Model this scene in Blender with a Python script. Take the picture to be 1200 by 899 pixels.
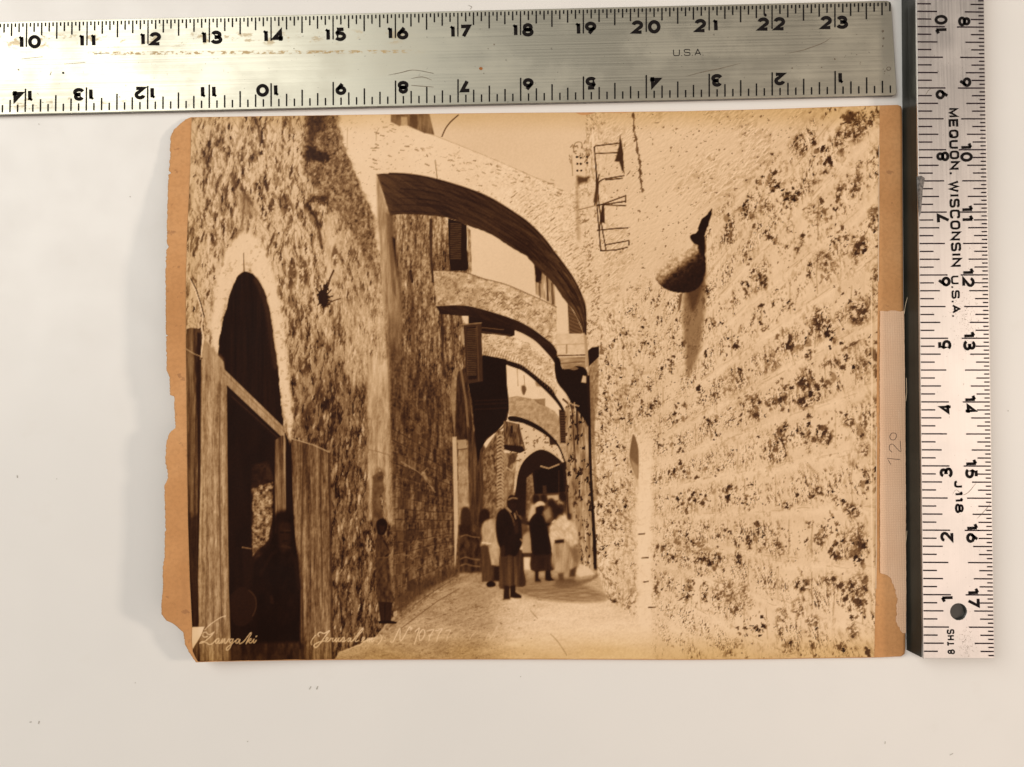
import bpy, bmesh, math, random
import numpy as np
from mathutils import Vector, Matrix

for o in list(bpy.data.objects): bpy.data.objects.remove(o)
scene = bpy.context.scene
COL = scene.collection
IN = 0.0254                                   # the rulers measure in inches, Blender in metres
# ---------------------------------------------------------------- camera (solved from the rulers' own marks, in inches)
CAM = np.array([17.66853, -6.1468, 11.95213]); ROT = np.array([0.01315, -0.00381, -0.02397]); FPX = 870.0
def rodrigues(r):
    th = np.linalg.norm(r); k = r / th
    K = np.array([[0, -k[2], k[1]], [k[2], 0, -k[0]], [-k[1], k[0], 0]])
    return np.eye(3) + math.sin(th) * K + (1 - math.cos(th)) * K @ K
RM = rodrigues(ROT)
ORG = np.array([CAM[0], CAM[1], 0.0])
cam_data = bpy.data.cameras.new('camera'); cam = bpy.data.objects.new('camera', cam_data); COL.objects.link(cam)
mw = Matrix([[RM[i][j] for j in range(3)] + [0] for i in range(3)] + [[0, 0, 0, 1]])
mw.translation = Vector((0, 0, CAM[2] * IN)); cam.matrix_world = mw
cam_data.sensor_width = 36.0; cam_data.lens = FPX / 1200 * 36.0; cam_data.clip_start = 0.01; cam_data.clip_end = 60
scene.camera = cam
# ---------------------------------------------------------------- room light
world = bpy.data.worlds.new('World'); scene.world = world; world.use_nodes = True
world.node_tree.nodes['Background'].inputs[0].default_value = (1.0, 0.93, 0.83, 1)
world.node_tree.nodes['Background'].inputs[1].default_value = 0.18
def area(name, loc, target, size, energy, color):
    l = bpy.data.lights.new(name, 'AREA'); l.shape = 'RECTANGLE'; l.size, l.size_y = size; l.energy = energy; l.color = color
    o = bpy.data.objects.new(name, l); COL.objects.link(o); o.location = loc
    o.rotation_euler = (Vector(target) - Vector(loc)).to_track_quat('-Z', 'Y').to_euler(); return o
area('window_light', (-1.18, 0.72, 1.35), (-0.05, 0, 0), (1.35, 1.35), 25.5, (1.0, 0.98, 0.915))
area('desk_lamp_light', (1.50, 0.05, 0.80), (0, 0, 0), (0.20, 0.16), 11.0, (1.0, 0.83, 0.67))
area('ceiling_light', (1.05, -0.42, 1.60), (0.10, -0.05, 0), (1.5, 1.6), 11.5, (1.0, 0.78, 0.65))
vs = scene.view_settings; vs.view_transform = 'Standard'; vs.look = 'None'; vs.exposure = 0.0; vs.gamma = 1.0
try: vs.use_curve_mapping = False
except Exception: pass

def ray_to_plane(u, v, z):
    """a point of the photograph carried onto the plane at height z (inches) -> metres"""
    u = np.asarray(u, float); v = np.asarray(v, float); z = np.broadcast_to(np.asarray(z, float), u.shape)
    d = np.stack([(u - 600) / FPX, (449.5 - v) / FPX, -np.ones_like(u)], -1) @ RM.T
    t = (z - CAM[2]) / d[..., 2]
    return (CAM + d * t[..., None] - ORG) * IN
def P3(x, y, z): return ((x - ORG[0]) * IN, (y - ORG[1]) * IN, z * IN)       # ruler inches -> metres
# ---------------------------------------------------------------- helpers
def link(name, me, mat=None, parent=None):
    o = bpy.data.objects.new(name, me); COL.objects.link(o)
    if mat: me.materials.clear(); me.materials.append(mat)
    if parent: o.parent = parent
    return o
def mesh(name, verts, faces):
    me = bpy.data.meshes.new(name); me.from_pydata([tuple(v) for v in verts], [], faces); me.update(); return me
def thing(name, label, cat, group=None):
    o = bpy.data.objects.new(name, None); COL.objects.link(o); o['label'] = label; o['category'] = cat; o.empty_display_size = .02
    if group: o['group'] = group
    return o
def grid_mesh(name, P):
    """P: rows x cols x 3 -> quad sheet, built fast"""
    r, c = P.shape[:2]; me = bpy.data.meshes.new(name)
    idx = np.arange(r * c).reshape(r, c)
    q = np.stack([idx[1:, :-1], idx[1:, 1:], idx[:-1, 1:], idx[:-1, :-1]], -1).reshape(-1, 4)
    me.vertices.add(r * c); me.vertices.foreach_set('co', P.reshape(-1).astype(np.float32))
    me.loops.add(q.size); me.loops.foreach_set('vertex_index', q.reshape(-1).astype(np.int32))
    me.polygons.add(len(q)); me.polygons.foreach_set('loop_start', (np.arange(len(q)) * 4).astype(np.int32)); me.polygons.foreach_set('loop_total', np.full(len(q), 4, np.int32))
    me.polygons.foreach_set('use_smooth', np.ones(len(q), bool))
    me.update(calc_edges=True); me.validate(); return me
# ---------------------------------------------------------------- node helpers
class Mat:
    def __init__(s, name, rough=.5, metal=0.0, color=(.5, .5, .5)):
        s.m = bpy.data.materials.new(name); s.m.use_nodes = True; s.t = s.m.node_tree; s.b = s.t.nodes['Principled BSDF']
        s.b.inputs['Roughness'].default_value = rough; s.b.inputs['Metallic'].default_value = metal; s.b.inputs['Base Color'].default_value = (*color, 1)
    def n(s, typ, **kw):
        x = s.t.nodes.new(typ)
        for k, v in kw.items():
            if hasattr(x, k) and k not in ('inputs',): setattr(x, k, v)
        return x
    def l(s, a, b): s.t.links.new(a, b)
    def coords(s, scale=(1, 1, 1), rot=(0, 0, 0), loc=(0, 0, 0), kind='Object'):
        tc = s.n('ShaderNodeTexCoord'); mp = s.n('ShaderNodeMapping'); mp.inputs['Scale'].default_value = scale; mp.inputs['Rotation'].default_value = rot; mp.inputs['Location'].default_value = loc
        s.l(tc.outputs[kind], mp.inputs[0]); return mp.outputs[0]
    def noise(s, vec, scale, detail=3, rough=.55):
        x = s.n('ShaderNodeTexNoise'); s.l(vec, x.inputs['Vector']); x.inputs['Scale'].default_value = scale; x.inputs['Detail'].default_value = detail; x.inputs['Roughness'].default_value = rough; return x.outputs['Fac']
    def ramp(s, fac, stops):
        r = s.n('ShaderNodeValToRGB'); e = r.color_ramp.elements
        while len(e) < len(stops): e.new(.5)
        for i, (p, c) in enumerate(stops): e[i].position = p; e[i].color = (*c, 1) if len(c) == 3 else c
        s.l(fac, r.inputs[0]); return r.outputs[0]
    def mix(s, fac, a, b, mode='MIX'):
        x = s.n('ShaderNodeMix'); x.data_type = 'RGBA'; x.blend_type = mode
        for v, i in ((fac, 0), (a, 6), (b, 7)):
            if isinstance(v, (int, float)): x.inputs[i].default_value = v
            elif isinstance(v, tuple): x.inputs[i].default_value = (*v, 1)
            else: s.l(v, x.inputs[i])
        return x.outputs[2]
    def math(s, op, a, b=0.0, c=0.0, clamp=False):
        x = s.n('ShaderNodeMath'); x.operation = op; x.use_clamp = clamp
        for i, v in enumerate((a, b, c)):
            if isinstance(v, (int, float)): x.inputs[i].default_value = v
            else: s.l(v, x.inputs[i])
        return x.outputs[0]
    def range(s, v, a, b, c=0.0, d=1.0):
        x = s.n('ShaderNodeMapRange'); s.l(v, x.inputs[0]); x.interpolation_type = 'SMOOTHSTEP'
        for i, k in enumerate((a, b, c, d)): x.inputs[i + 1].default_value = k
        return x.outputs[0]
    def color(s, c): s.l(c, s.b.inputs['Base Color'])
    def rough(s, v): s.l(v, s.b.inputs['Roughness'])
    def bump(s, h, strength=.2, dist=.0003):
        x = s.n('ShaderNodeBump'); x.inputs['Strength'].default_value = strength; x.inputs['Distance'].default_value = dist; s.l(h, x.inputs['Height']); s.l(x.outputs[0], s.b.inputs['Normal'])
    def xyz(s, vec):
        x = s.n('ShaderNodeSeparateXYZ'); s.l(vec, x.inputs[0]); return x.outputs
# ---------------------------------------------------------------- the flat picture on the old print
# X, Y are coordinates on the print (in units of 1/73 inch); the result is one sepia tone per point of the sheet.
def hash01(ix, iy, seed):
    n = (ix.astype(np.int64) * 374761393 + iy.astype(np.int64) * 668265263 + seed * 974634777) & 0xFFFFFFFF
    n = ((n ^ (n >> 13)) * 1274126177) & 0xFFFFFFFF
    n = ((n ^ (n >> 16)) * 2246822519) & 0xFFFFFFFF
    return ((n ^ (n >> 15)) & 0xFFFFFF).astype(np.float32) / 16777215.0

def vnoise(x, y, seed):
    fx = np.floor(x); fy = np.floor(y)
    tx = (x - fx).astype(np.float32); ty = (y - fy).astype(np.float32)
    tx = tx * tx * (3 - 2 * tx); ty = ty * ty * (3 - 2 * ty)
    ix = fx.astype(np.int64); iy = fy.astype(np.int64)
    a = hash01(ix, iy, seed); b = hash01(ix + 1, iy, seed)
    c = hash01(ix, iy + 1, seed); d = hash01(ix + 1, iy + 1, seed)
    return (a * (1 - tx) + b * tx) * (1 - ty) + (c * (1 - tx) + d * tx) * ty

def fbm(x, y, octaves, seed, gain=0.55):
    t = 0; amp = 1.0; tot = 0
    for o in range(octaves):
        t = t + amp * vnoise(x * 2 ** o + 17.3 * o, y * 2 ** o - 9.1 * o, seed + o); tot += amp; amp *= gain
    return t / tot

def sst(a, b, x):
    t = np.clip((x - a) / (b - a), 0, 1); return t * t * (3 - 2 * t)

def smooth(pts, n=6, closed=False):
    P = [np.array(p, float) for p in pts]; m = len(P); out = []
    rng = range(m if closed else m - 1)
    for i in rng:
        p0 = P[(i - 1) % m] if (closed or i > 0) else P[0]
        p1 = P[i]; p2 = P[(i + 1) % m]
        p3 = P[(i + 2) % m] if (closed or i + 2 < m) else P[-1]
        for k in range(n):
            t = k / n
            out.append(0.5 * (2 * p1 + (p2 - p0) * t + (2 * p0 - 5 * p1 + 4 * p2 - p3) * t * t + (3 * p1 - p0 - 3 * p2 + p3) * t ** 3))
    if not closed: out.append(P[-1])
    return [tuple(p) for p in out]

class Painter:
    def __init__(s, X, Y):
        s.X = X.astype(np.float32); s.Y = Y.astype(np.float32); s.L = np.full(X.shape, 0.8, np.float32)
        s.ry0, s.ry1, s.cx0, s.cx1 = s.Y.min(1), s.Y.max(1), s.X.min(0), s.X.max(0)
        s.wx = (fbm(s.X / 2.6, s.Y / 2.6, 3, 901, .65) - .5).astype(np.float32); s.wy = (fbm(s.X / 2.6, s.Y / 2.6, 3, 907, .65) - .5).astype(np.float32)
    def blob(s, cx, cy, rx, ry, ang, v, k=1.0, warp=3.0, soft=.45):
        """one small irregular mark"""
        m = max(rx, ry) + warp + 1; b = s.box([(cx, cy)], m)
        if b is None: return
        x = s.X[b] + s.wx[b] * warp - cx; y = s.Y[b] + s.wy[b] * warp - cy; c, n = math.cos(ang), math.sin(ang)
        d = np.sqrt(((x * c + y * n) / rx) ** 2 + ((-x * n + y * c) / ry) ** 2); s.L[b] += (v - s.L[b]) * sst(1 + soft, 1 - soft, d) * k
    def box(s, pts, m):
        a = np.array(pts, float); x0, y0 = a.min(0) - m; x1, y1 = a.max(0) + m
        # the grid is nearly regular: find the rows and columns that may hold the shape
        rows = np.where((s.ry1 >= y0) & (s.ry0 <= y1))[0]; cols = np.where((s.cx1 >= x0) & (s.cx0 <= x1))[0]
        if len(rows) == 0 or len(cols) == 0: return None
        return slice(rows[0], rows[-1] + 1), slice(cols[0], cols[-1] + 1)
    def poly(s, pts, soft=0.7, rough=0.0, rs=6.0, seed=5):
        M = np.zeros(s.X.shape, np.float32); b = s.box(pts, soft * 2 + rough * 2 + 2)
        if b is None: return M
        x = s.X[b]; y = s.Y[b]
        if rough:
            x = x + (fbm(x / rs, y / rs, 3, seed) - .5) * rough * 2; y = y + (fbm(x / rs, y / rs, 3, seed + 9) - .5) * rough * 2
        d = np.full(x.shape, 1e9, np.float32); ins = np.zeros(x.shape, bool); n = len(pts)
        for i in range(n):
            ax, ay = pts[i]; bx, by = pts[(i + 1) % n]
            ex, ey = bx - ax, by - ay; q = ex * ex + ey * ey
            if q < 1e-9: continue
            t = np.clip(((x - ax) * ex + (y - ay) * ey) / q, 0, 1)
            d = np.minimum(d, (x - ax - t * ex) ** 2 + (y - ay - t * ey) ** 2)
            if abs(ey) > 1e-9:
                c = ((ay > y) != (by > y)) & (x < ex * (y - ay) / ey + ax); ins ^= c
        d = np.sqrt(d); d = np.where(ins, -d, d)
        M[b] = 1 - sst(-soft, soft, d); return M
    def line(s, pts, w, soft=0.6, wob=0.0):
        M = np.zeros(s.X.shape, np.float32); b = s.box(pts, w + soft + 2)
        if b is None: return M
        x = s.X[b]; y = s.Y[b]; d = np.full(x.shape, 1e9, np.float32)
        for i in range(len(pts) - 1):
            ax, ay = pts[i]; bx, by = pts[i + 1]; ex, ey = bx - ax, by - ay; q = ex * ex + ey * ey + 1e-9
            t = np.clip(((x - ax) * ex + (y - ay) * ey) / q, 0, 1)
            d = np.minimum(d, (x - ax - t * ex) ** 2 + (y - ay - t * ey) ** 2)
        M[b] = 1 - sst(w / 2 - soft / 2, w / 2 + soft, np.sqrt(d)); return M
    def put(s, M, v, k=1.0): s.L += (v - s.L) * M * k
    def P(s, pts, v, soft=0.7, k=1.0, **kw): s.put(s.poly(pts, soft, **kw), v, k)
    def S(s, pts, w, v, k=1.0, soft=0.6): s.put(s.line(pts, w, soft), v, k)
    def N(s, sx, sy, o, seed, ang=0.0):
        if ang:
            c, n = math.cos(ang), math.sin(ang); return fbm((s.X * c + s.Y * n) / sx, (-s.X * n + s.Y * c) / sy, o, seed)
        return fbm(s.X / sx, s.Y / sy, o, seed)

def paint_street(X, Y):
    p = Painter(X, Y); X = p.X; Y = p.Y; N = p.N
    # ---- sky
    p.L[:] = 0.80 + 0.03 * (N(60, 40, 2, 1) - .5) - 0.03 * sst(260, 130, Y)
    # ================= right wall
    dx = np.maximum(X - 598 + 6 * (N(30, 30, 2, 2) - .5), 12); q = np.log(dx); h = (Y - 606) / dx
    h2 = h + .10 + .045 * (fbm(q * 8, h * 7, 2, 3) - .5); q2 = q + .05 * (fbm(q * 14, h * 10, 2, 4) - .5)
    row = np.floor(h2 / .172 + .5); fy = h2 / .172 + .5 - row
    off = hash01(row, row * 0, 7); cc = q2 / .098 + off * 9; col = np.floor(cc); fx = cc - col
    rnd = hash01(col, row, 11); rn2 = hash01(col, row, 12)
    fyj = fy + .12 * (fbm(q * 40, h * 26, 2, 13) - .5); inner = sst(.10, .32, fyj) * sst(.92, .70, fyj) * sst(.02, .2, fx) * sst(.98, .8, fx)
    nm = fbm(q * 34 + h * 10, h * 34 - q * 5, 3, 21, .6); n2 = fbm(q * 11, h * 13, 3, 26)
    wx = X + 5 * (nm - .5); sc = np.clip(dx / 330, .45, 1.35)
    def rockn(ox, oy): return fbm((wx + ox + .10 * Y) / (4.2 * sc), (Y + oy) / (5.4 * sc), 4, 29, .68)
    n1 = rockn(0, 0); emb = n1 - rockn(1.5, 1.3)
    cl = sst(.33, .56, rnd * .40 + n2 * .34 + nm * .34 + .02 * sst(430, 600, Y)) * (.12 + .88 * inner)
    sun = sst(.42, .62, N(120, 60, 2, 27)) * .18 + .22 * sst(720, 770, Y)
    cl = cl * (1 - sun)
    fsp = fbm((wx + .1 * Y) / (2.3 * sc), Y / (2.7 * sc), 3, 31, .7)
    dark = cl * sst(.49, .63, n1 * .55 + fsp * .45); core = cl * sst(.53, .63, n1 * .45 + nm * .25 + fsp * .30); dots = sst(.64, .76, fsp) * sst(.46, .58, nm) * (1 - sun)
    gapj = sst(.13, .02, np.minimum(fyj, 1 - fyj)) * sst(760, 840, X)
    wall = .80 + .035 * gapj - .04 * (1 - inner) * rn2 - dark * (.20 + .14 * n2) - core * .24 - dots * .18 * (.3 + inner) + emb * (.06 + .40 * cl) + .03 * (n2 - .5) - .10 * (1 - inner) * sst(.5, .62, n1) * sst(.45, .6, nm)
    streak = fbm(X / 2.2, Y / 9.0, 3, 33); spk = fbm((X - .4 * Y) / 2.1, Y / 2.6, 3, 34)
    near = sst(790, 700, X)                     # finer speckle on the part far down the street
    e2 = spk - fbm((X + 1.1 - .4 * Y - .4) / 2.1, (Y + 1) / 2.6, 3, 34)
    wall2 = .79 - .34 * sst(.52, .70, spk) * sst(.35, .6, N(16, 20, 3, 37)) - .16 * sst(.55, .75, streak) + .10 * (N(14, 30, 3, 36) - .5) + .35 * e2
    wall = wall * (1 - near) + wall2 * near
    # plaster upper part with fine slanting trowel marks
    bnd = 250 - (X - 835) * .93 + 10 * (N(20, 20, 2, 40) - .5)
    plas = sst(6, -6, Y - bnd) * sst(690, 720, X); plas = np.maximum(plas, sst(330, 240, Y) * sst(845, 800, X) * sst(690, 720, X))
    tr = fbm((X * .77 - Y * .64) / 6.0, (X * .64 + Y * .77) / 1.9, 4, 44, .65); tre = tr - fbm(((X + 1) * .77 - (Y + 1) * .64) / 6.0, ((X + 1) * .64 + (Y + 1) * .77) / 1.9, 4, 44, .65); tr2 = N(3.2, 3.2, 2, 47)
    plw = .78 - .15 * sst(.54, .70, tr) * sst(.42, .62, N(40, 40, 2, 48)) + .30 * tre * (.35 + sst(.4, .6, N(40, 40, 2, 48))) - .34 * sst(.70, .76, N(3.0, 2.4, 2, 50) * .7 + tr * .3) + .06 * (N(70, 50, 2, 49) - .5)
    edge = np.exp(-((Y - bnd - 0) / 9) ** 2)
    wall = wall * (1 - plas) + plw * plas - .10 * edge * sst(.45, .6, tr) * sst(820, 850, X)
    wall = wall + .05 * sst(640, 770, Y) * sst(700, 800, X)
    mR = p.poly([(686, 130), (705, 130), (1040, 110), (1040, 790), (772, 790), (745, 726), (712, 702), (699, 672), (690, 560), (688, 400), (686, 300)], 1.2, rough=1.2)
    p.put(mR, wall)
    rp = np.random.RandomState(31)
    for n in range(-9, 4):
        qq = math.log(58) + rp.uniform(0, .1)
        while qq < math.log(436):
            dq = .098 * rp.uniform(.6, 1.35); D = math.exp(qq + dq / 2); cx = 598 + D; cy = 606 + D * (n * .172 - .10 + rp.normal() * .012); w = dq * D; hh = .172 * D
            qq += dq
            if not (118 < cy < 778) or cy < 262 - (cx - 835) * .93 or (cx < 850 and cy < 330 + (850 - cx) * .3 and cx > 690): continue
            if 738 < cx < 766 and cy > 500: continue
            dens = max(0, rp.beta(1.5, 1.6) * 1.15 - .12) * (.55 if cy > 735 else 1); f = min(1.0, D / 330)
            k = int(dens * (16 + 34 * f)); lean = rp.uniform(-.25, .35)
            ctr = [(rp.uniform(-.32, .32), rp.uniform(-.28, .28)) for _ in range(3)]
            for j in range(k):
                c = ctr[rp.randint(3)]; x = cx + (c[0] + rp.normal() * .17) * w; y = cy + (c[1] * .85 + rp.normal() * .115) * hh
                r = rp.gamma(2.0, .00132) * D + .3; v = rp.choice([.10, .16, .26, .38, .48], p=[.22, .25, .22, .18, .13])
                p.blob(x, y, r * rp.uniform(.7, 1.3), r * rp.uniform(.9, 2.4), lean + rp.normal() * .5, v, rp.uniform(.6, 1), 2.0 + 3.6 * f, .3)
    for j in range(3000):                                   # grit
        x = rp.uniform(690, 1030); D = x - 598; y = rp.uniform(128, 772)
        if y > 690 + (x - 700) * .8 or y < 262 - (x - 835) * .93: continue
        if abs(((y - 606) / D + .10) / .172 % 1 - .5) < .17 and x > 790 and rp.rand() < .85: continue
        r = rp.uniform(.35, .9) * (.6 + D / 700); p.blob(x, y, r, r * rp.uniform(.8, 2.2), rp.normal() * .4 + .1, rp.choice([.2, .35, .5]), rp.uniform(.4, .9), 1.6)
    for n in range(-9, 4):                                  # broken shadow lines under each course, upright joints between blocks
        for k in range(16):
            x0 = rp.uniform(800, 1020); D = x0 - 598; hc = n * .172 - .10 + .075 + rp.normal() * .006; l = rp.uniform(.02, .06) * D
            y0 = 606 + D * hc
            if y0 > 770 or y0 < 262 - (x0 - 835) * .93: continue
            p.S([(x0, y0), (x0 + l * .5, 606 + (D + l * .5) * hc + rp.normal() * .7), (x0 + l, 606 + (D + l) * hc)], rp.uniform(.6, 1.1), .48, rp.uniform(.12, .4))
        qq = math.log(120)
        while qq < math.log(430):
            D = math.exp(qq); qq += .098 * rp.uniform(.7, 1.4); x0 = 598 + D; y0 = 606 + D * (n * .172 - .10 - .06); y1 = 606 + D * (n * .172 - .10 + .06)
            if y0 < 262 - (x0 - 835) * .93 or y1 > 770 or 738 < x0 < 768 or x0 < 720 or (x0 < 850 and y0 < 345): continue
            p.S([(x0, y0), (x0 + rp.normal(), (y0 + y1) / 2), (x0 + rp.normal() * .6, y1)], rp.uniform(.6, 1.3) * (.5 + D / 700), .45, rp.uniform(.2, .6))
    # big hand-placed dark stones on the near part of the wall
    for (cx, cy, rx, ry, a, s) in [(937, 163, 5, 9, .1, .8), (938, 178, 7, 8, .4, .6), (953, 166, 3.5, 6, .1, 1), (987, 164, 9, 17, .2, .8), (1004, 150, 11, 18, .3, .75), (1026, 134, 6, 5, 0, .6),
            (1007, 192, 4, 6, .5, .8), (1003, 218, 5, 15, .35, .7), (983, 226, 4, 13, .2, .8), (958, 208, 16, 6, -.7, .55), (897, 240, 7, 12, .2, .7), (917, 205, 6, 18, .1, .4), (954, 250, 13, 11, .3, .5),
            (925, 262, 3, 11, .1, .7), (936, 288, 5, 12, .25, .7), (965, 305, 14, 12, .2, .6), (1004, 290, 9, 13, .3, .7), (948, 322, 3, 8, -.2, .9), (1024, 250, 7, 10, 0, .6), (1024, 322, 5, 12, 0, .7),
            (895, 333, 6, 8, .1, .9), (1006, 366, 14, 16, .5, .85), (957, 374, 7, 18, .05, .75), (983, 372, 6, 7, .3, .7), (895, 386, 4, 3, 0, 1), (948, 416, 4, 7, .1, .9), (998, 405, 12, 3, -.5, .7), (941, 447, 9, 9, .5, .9),
            (943, 471, 11, 8, 0, .9), (972, 425, 13, 2.5, -.3, .6), (968, 450, 8, 6, .3, .6), (905, 424, 10, 12, .3, .55), (920, 499, 4, 7, .1, 1), (966, 511, 10, 10, .2, .9), (994, 494, 8, 7, .2, .8), (946, 517, 4, 16, -.1, .7), (1009, 430, 10, 14, .2, .4),
            (880, 470, 14, 16, .2, .5), (856, 450, 12, 16, .2, .4), (1012, 528, 6, 8, .2, .6), (960, 575, 6, 6, .2, .8), (1000, 598, 11, 9, .1, .85), (1003, 630, 12, 16, .1, .5), (922, 592, 6, 6, -.4, .9), (960, 634, 6, 10, -.4, .8), (948, 615, 4, 5, .1, .8),
            (877, 635, 4, 10, -.1, .9), (865, 655, 4, 10, -.2, 1), (840, 655, 16, 12, 0, .45), (913, 642, 6, 10, -.5, .7), (940, 685, 9, 9, .2, .95), (936, 712, 7, 12, .1, .7), (916, 720, 8, 8, 0, .6), (952, 727, 8, 7, -.6, .8), (973, 678, 8, 8, .3, .7),
            (1003, 700, 6, 20, -.45, .85), (1008, 685, 14, 14, -.3, .5), (1000, 738, 8, 10, -.3, .6), (826, 694, 4, 12, 0, 1), (848, 694, 13, 16, .1, .6), (870, 700, 10, 18, -.15, .5), (858, 760, 14, 8, -.5, .5), (924, 760, 10, 9, -.5, .45), (807, 690, 5, 14, -.1, .6), (815, 640, 16, 10, .1, .5),
            (745, 700, 12, 10, .5, .5), (720, 705, 4, 3, 0, 1), (735, 708, 6, 5, .6, .6), (770, 690, 4, 12, 0, .7), (800, 705, 7, 8, .5, .6), (790, 640, 8, 20, .1, .5)]:
        ca, sa = math.cos(a), math.sin(a); b = p.box([(cx - 24, cy - 24), (cx + 24, cy + 24)], 4)
        if b is None: continue
        x = X[b]; y = Y[b]; x = x + 5 * (fbm(x / 4, y / 4, 3, int(cx)) - .5); y = y + 5 * (fbm(x / 4, y / 4, 3, int(cy) + 3) - .5)
        u = ((x - cx) * ca + (y - cy) * sa) / rx; v = (-(x - cx) * sa + (y - cy) * ca) / ry
        m = sst(1.35, .55, np.sqrt(u * u + v * v)) * sst(.42, .62, fbm(x / 3.2 + y / 9, y / 3.6, 4, int(cx + cy), .7) * .86 + .12 * s)
        p.L[b] += (.10 + .22 * fbm(x / 2.4, y / 2.4, 3, 3) - p.L[b]) * m * min(1, s + .05)
    # bright plaster strip with the slit window
    st = sst(742, 750, X + 3 * (N(12, 12, 2, 60) - .5)) * sst(768, 760, X + 3 * (N(12, 12, 2, 61) - .5)) * sst(480, 560, Y)
    p.put(st, .87 - .05 * sst(.6, .7, N(4, 3, 2, 62)), .85)
    p.P(smooth([(738, 538), (740, 516), (742, 509), (745, 514), (748, 526), (748.5, 545), (747, 562)], 5, True), .36, 1.0, .9)
    p.P([(739, 538), (748, 546), (748, 575), (745, 566)], .62, 2, .7)
    for (x0, y0, w) in [(764, 712, 8), (756, 654, 7), (752, 626, 7), (757, 682, 5)]: p.S([(x0 - w / 2, y0), (x0 + w / 2, y0 - .5)], 1.4, .3, .9)
    # projecting stone with niche and long shadow
    p.P(smooth([(803, 340), (824, 300), (827, 345), (822, 400), (811, 436), (805, 440), (803, 410), (800, 370)], 5, True), .40 , 3.5, .78, rough=2)
    p.P(smooth([(806, 335), (822, 305), (825, 330), (812, 365)], 5, True), .2, 4, .7)
    p.P(smooth([(770, 318), (783, 305), (800, 297), (815, 293), (824, 300), (818, 330), (790, 340), (772, 332)], 5, True), .74, 1.2, .9, rough=1.5)
    p.P(smooth([(768.5, 325), (780, 315), (795, 307), (809, 297), (820, 298), (824, 315), (818, 332), (806, 342), (786, 341), (775, 335)], 5, True), .15, 1.0, 1, rough=1.2)
    p.P(smooth([(783, 318), (800, 306), (812, 300), (808, 312), (792, 322)], 5, True), .34, 4, .6); p.P(smooth([(775, 331), (790, 336), (806, 334), (800, 340), (786, 340)], 5, True), .08, 3, .6); p.put(p.poly(smooth([(769, 325), (783, 311), (809, 296), (822, 298), (820, 330), (806, 341), (786, 340)], 5, True), 2) * sst(.45, .65, N(3, 3, 3, 66)), .27, .5)
    p.P(smooth([(835, 245), (832, 258), (826, 275), (825, 298), (819, 298), (815, 288), (809, 278), (816, 272), (822, 258), (829, 252)], 4, True), .07, .9, 1, rough=1.6)
    dd = (X - 769) * .6 + (Y - 322) * .8; p.P(smooth([(768.5, 325), (775, 314), (788, 303), (803, 296), (815, 287), (823, 292), (827, 310), (824, 328), (814, 340), (800, 343), (785, 341), (775, 335)], 5, True), np.clip(.66 - .50 * sst(3, 15, dd) + .55 * (N(2.4, 2.4, 4, 66) - .5) * (.25 + .75 * sst(24, 2, dd)) - .06 * sst(13, 30, dd), .06, .8), 1.0, 1, rough=1.2); p.P(smooth([(817, 284), (824, 268), (827, 290), (822, 300)], 4, True), .08, 1.8, .9, rough=1.5)
    p.P([(796, 345), (800, 343), (797, 362), (794, 366)], .3, 1, .8, rough=1)
    # ================= sunlit arch across the street
    gold = .835 + .05 * (N(50, 40, 2, 70) - .5) + .03 * (N(4, 4, 2, 71) - .5) - .16 * sst(.72, .82, N(2.4, 1.7, 3, 72)) - .12 * sst(.56, .7, N(4, 1.4, 3, 73, -.6)) * sst(540, 670, X) + .25 * (N(1.8, 1.8, 3, 74) - .5) * sst(480, 640, X)
    mA = p.poly([(380, 130), (478, 130), (482, 148), (510, 159), (540, 171), (580, 186), (620, 205), (650, 216), (664, 226), (676, 216), (700, 214), (712, 230), (706, 330), (702, 420), (686, 420), (686, 392)] +
                smooth([(686, 392), (686, 363), (682.5, 349), (673, 328), (660, 310), (646, 290), (620, 262), (602, 249), (576, 233), (550, 222), (514, 211), (488, 205), (464, 203.5), (441, 204)], 4) + [(444, 300), (380, 300)], 1.0, rough=1.0)
    p.put(mA, gold)
    # speckled band where the arch meets the wall; voussoir marks
    sp = sst(655, 690, X) * sst(716, 700, X) * sst(200, 240, Y)
    p.put(sp * mA, .78 - .36 * sst(.52, .68, N(2.2, 1.9, 3, 76, -.5)) * sst(.35, .6, N(10, 14, 2, 77)) + .2 * (N(1.5, 1.5, 2, 78) - .5), .8)
    rs = np.random.RandomState(4)
    arc = smooth([(590, 236), (620, 256), (646, 282), (664, 306), (678, 330), (690, 360)], 8)
    for i in range(70):
        a = arc[rs.randint(len(arc) - 1)]; o = rs.uniform(2, 16); x0 = a[0] + o * .8; y0 = a[1] - o * .7; l = rs.uniform(2, 6)
        p.S([(x0, y0), (x0 + l * .9, y0 - l * .6)], rs.uniform(.6, 1.2), .5, rs.uniform(.3, .9))
    for i in range(120):
        t = rs.uniform(0, 1); x0 = 430 + 230 * t + rs.normal() * 4; y0 = 152 + 66 * t + abs(rs.normal()) * 22 - 4
        if x0 < 480: y0 = rs.uniform(140, 200)
        p.S([(x0, y0), (x0 + rs.uniform(1, 5), y0 + rs.uniform(-.5, 2))], rs.uniform(.6, 1.3), .42, rs.uniform(.2, .8))
    p.S([(480, 149), (512, 160), (545, 173), (582, 188), (622, 206), (650, 217)], .9, .55, .45)
    p.S([(510, 188), (511, 197), (512.5, 211)], .9, .4, .7); p.S([(407, 150), (407, 172)], .8, .6, .6)
    p.S([(444, 150), (441, 156), (441, 165)], .9, .5, .5)
    # building top and wire behind the arch
    p.P([(458, 133), (503, 132), (509, 158), (497, 156), (482, 149), (474, 146), (468, 148), (458, 143)], .40 + .25 * (N(3, 12, 2, 80) - .4), 1)
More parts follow.
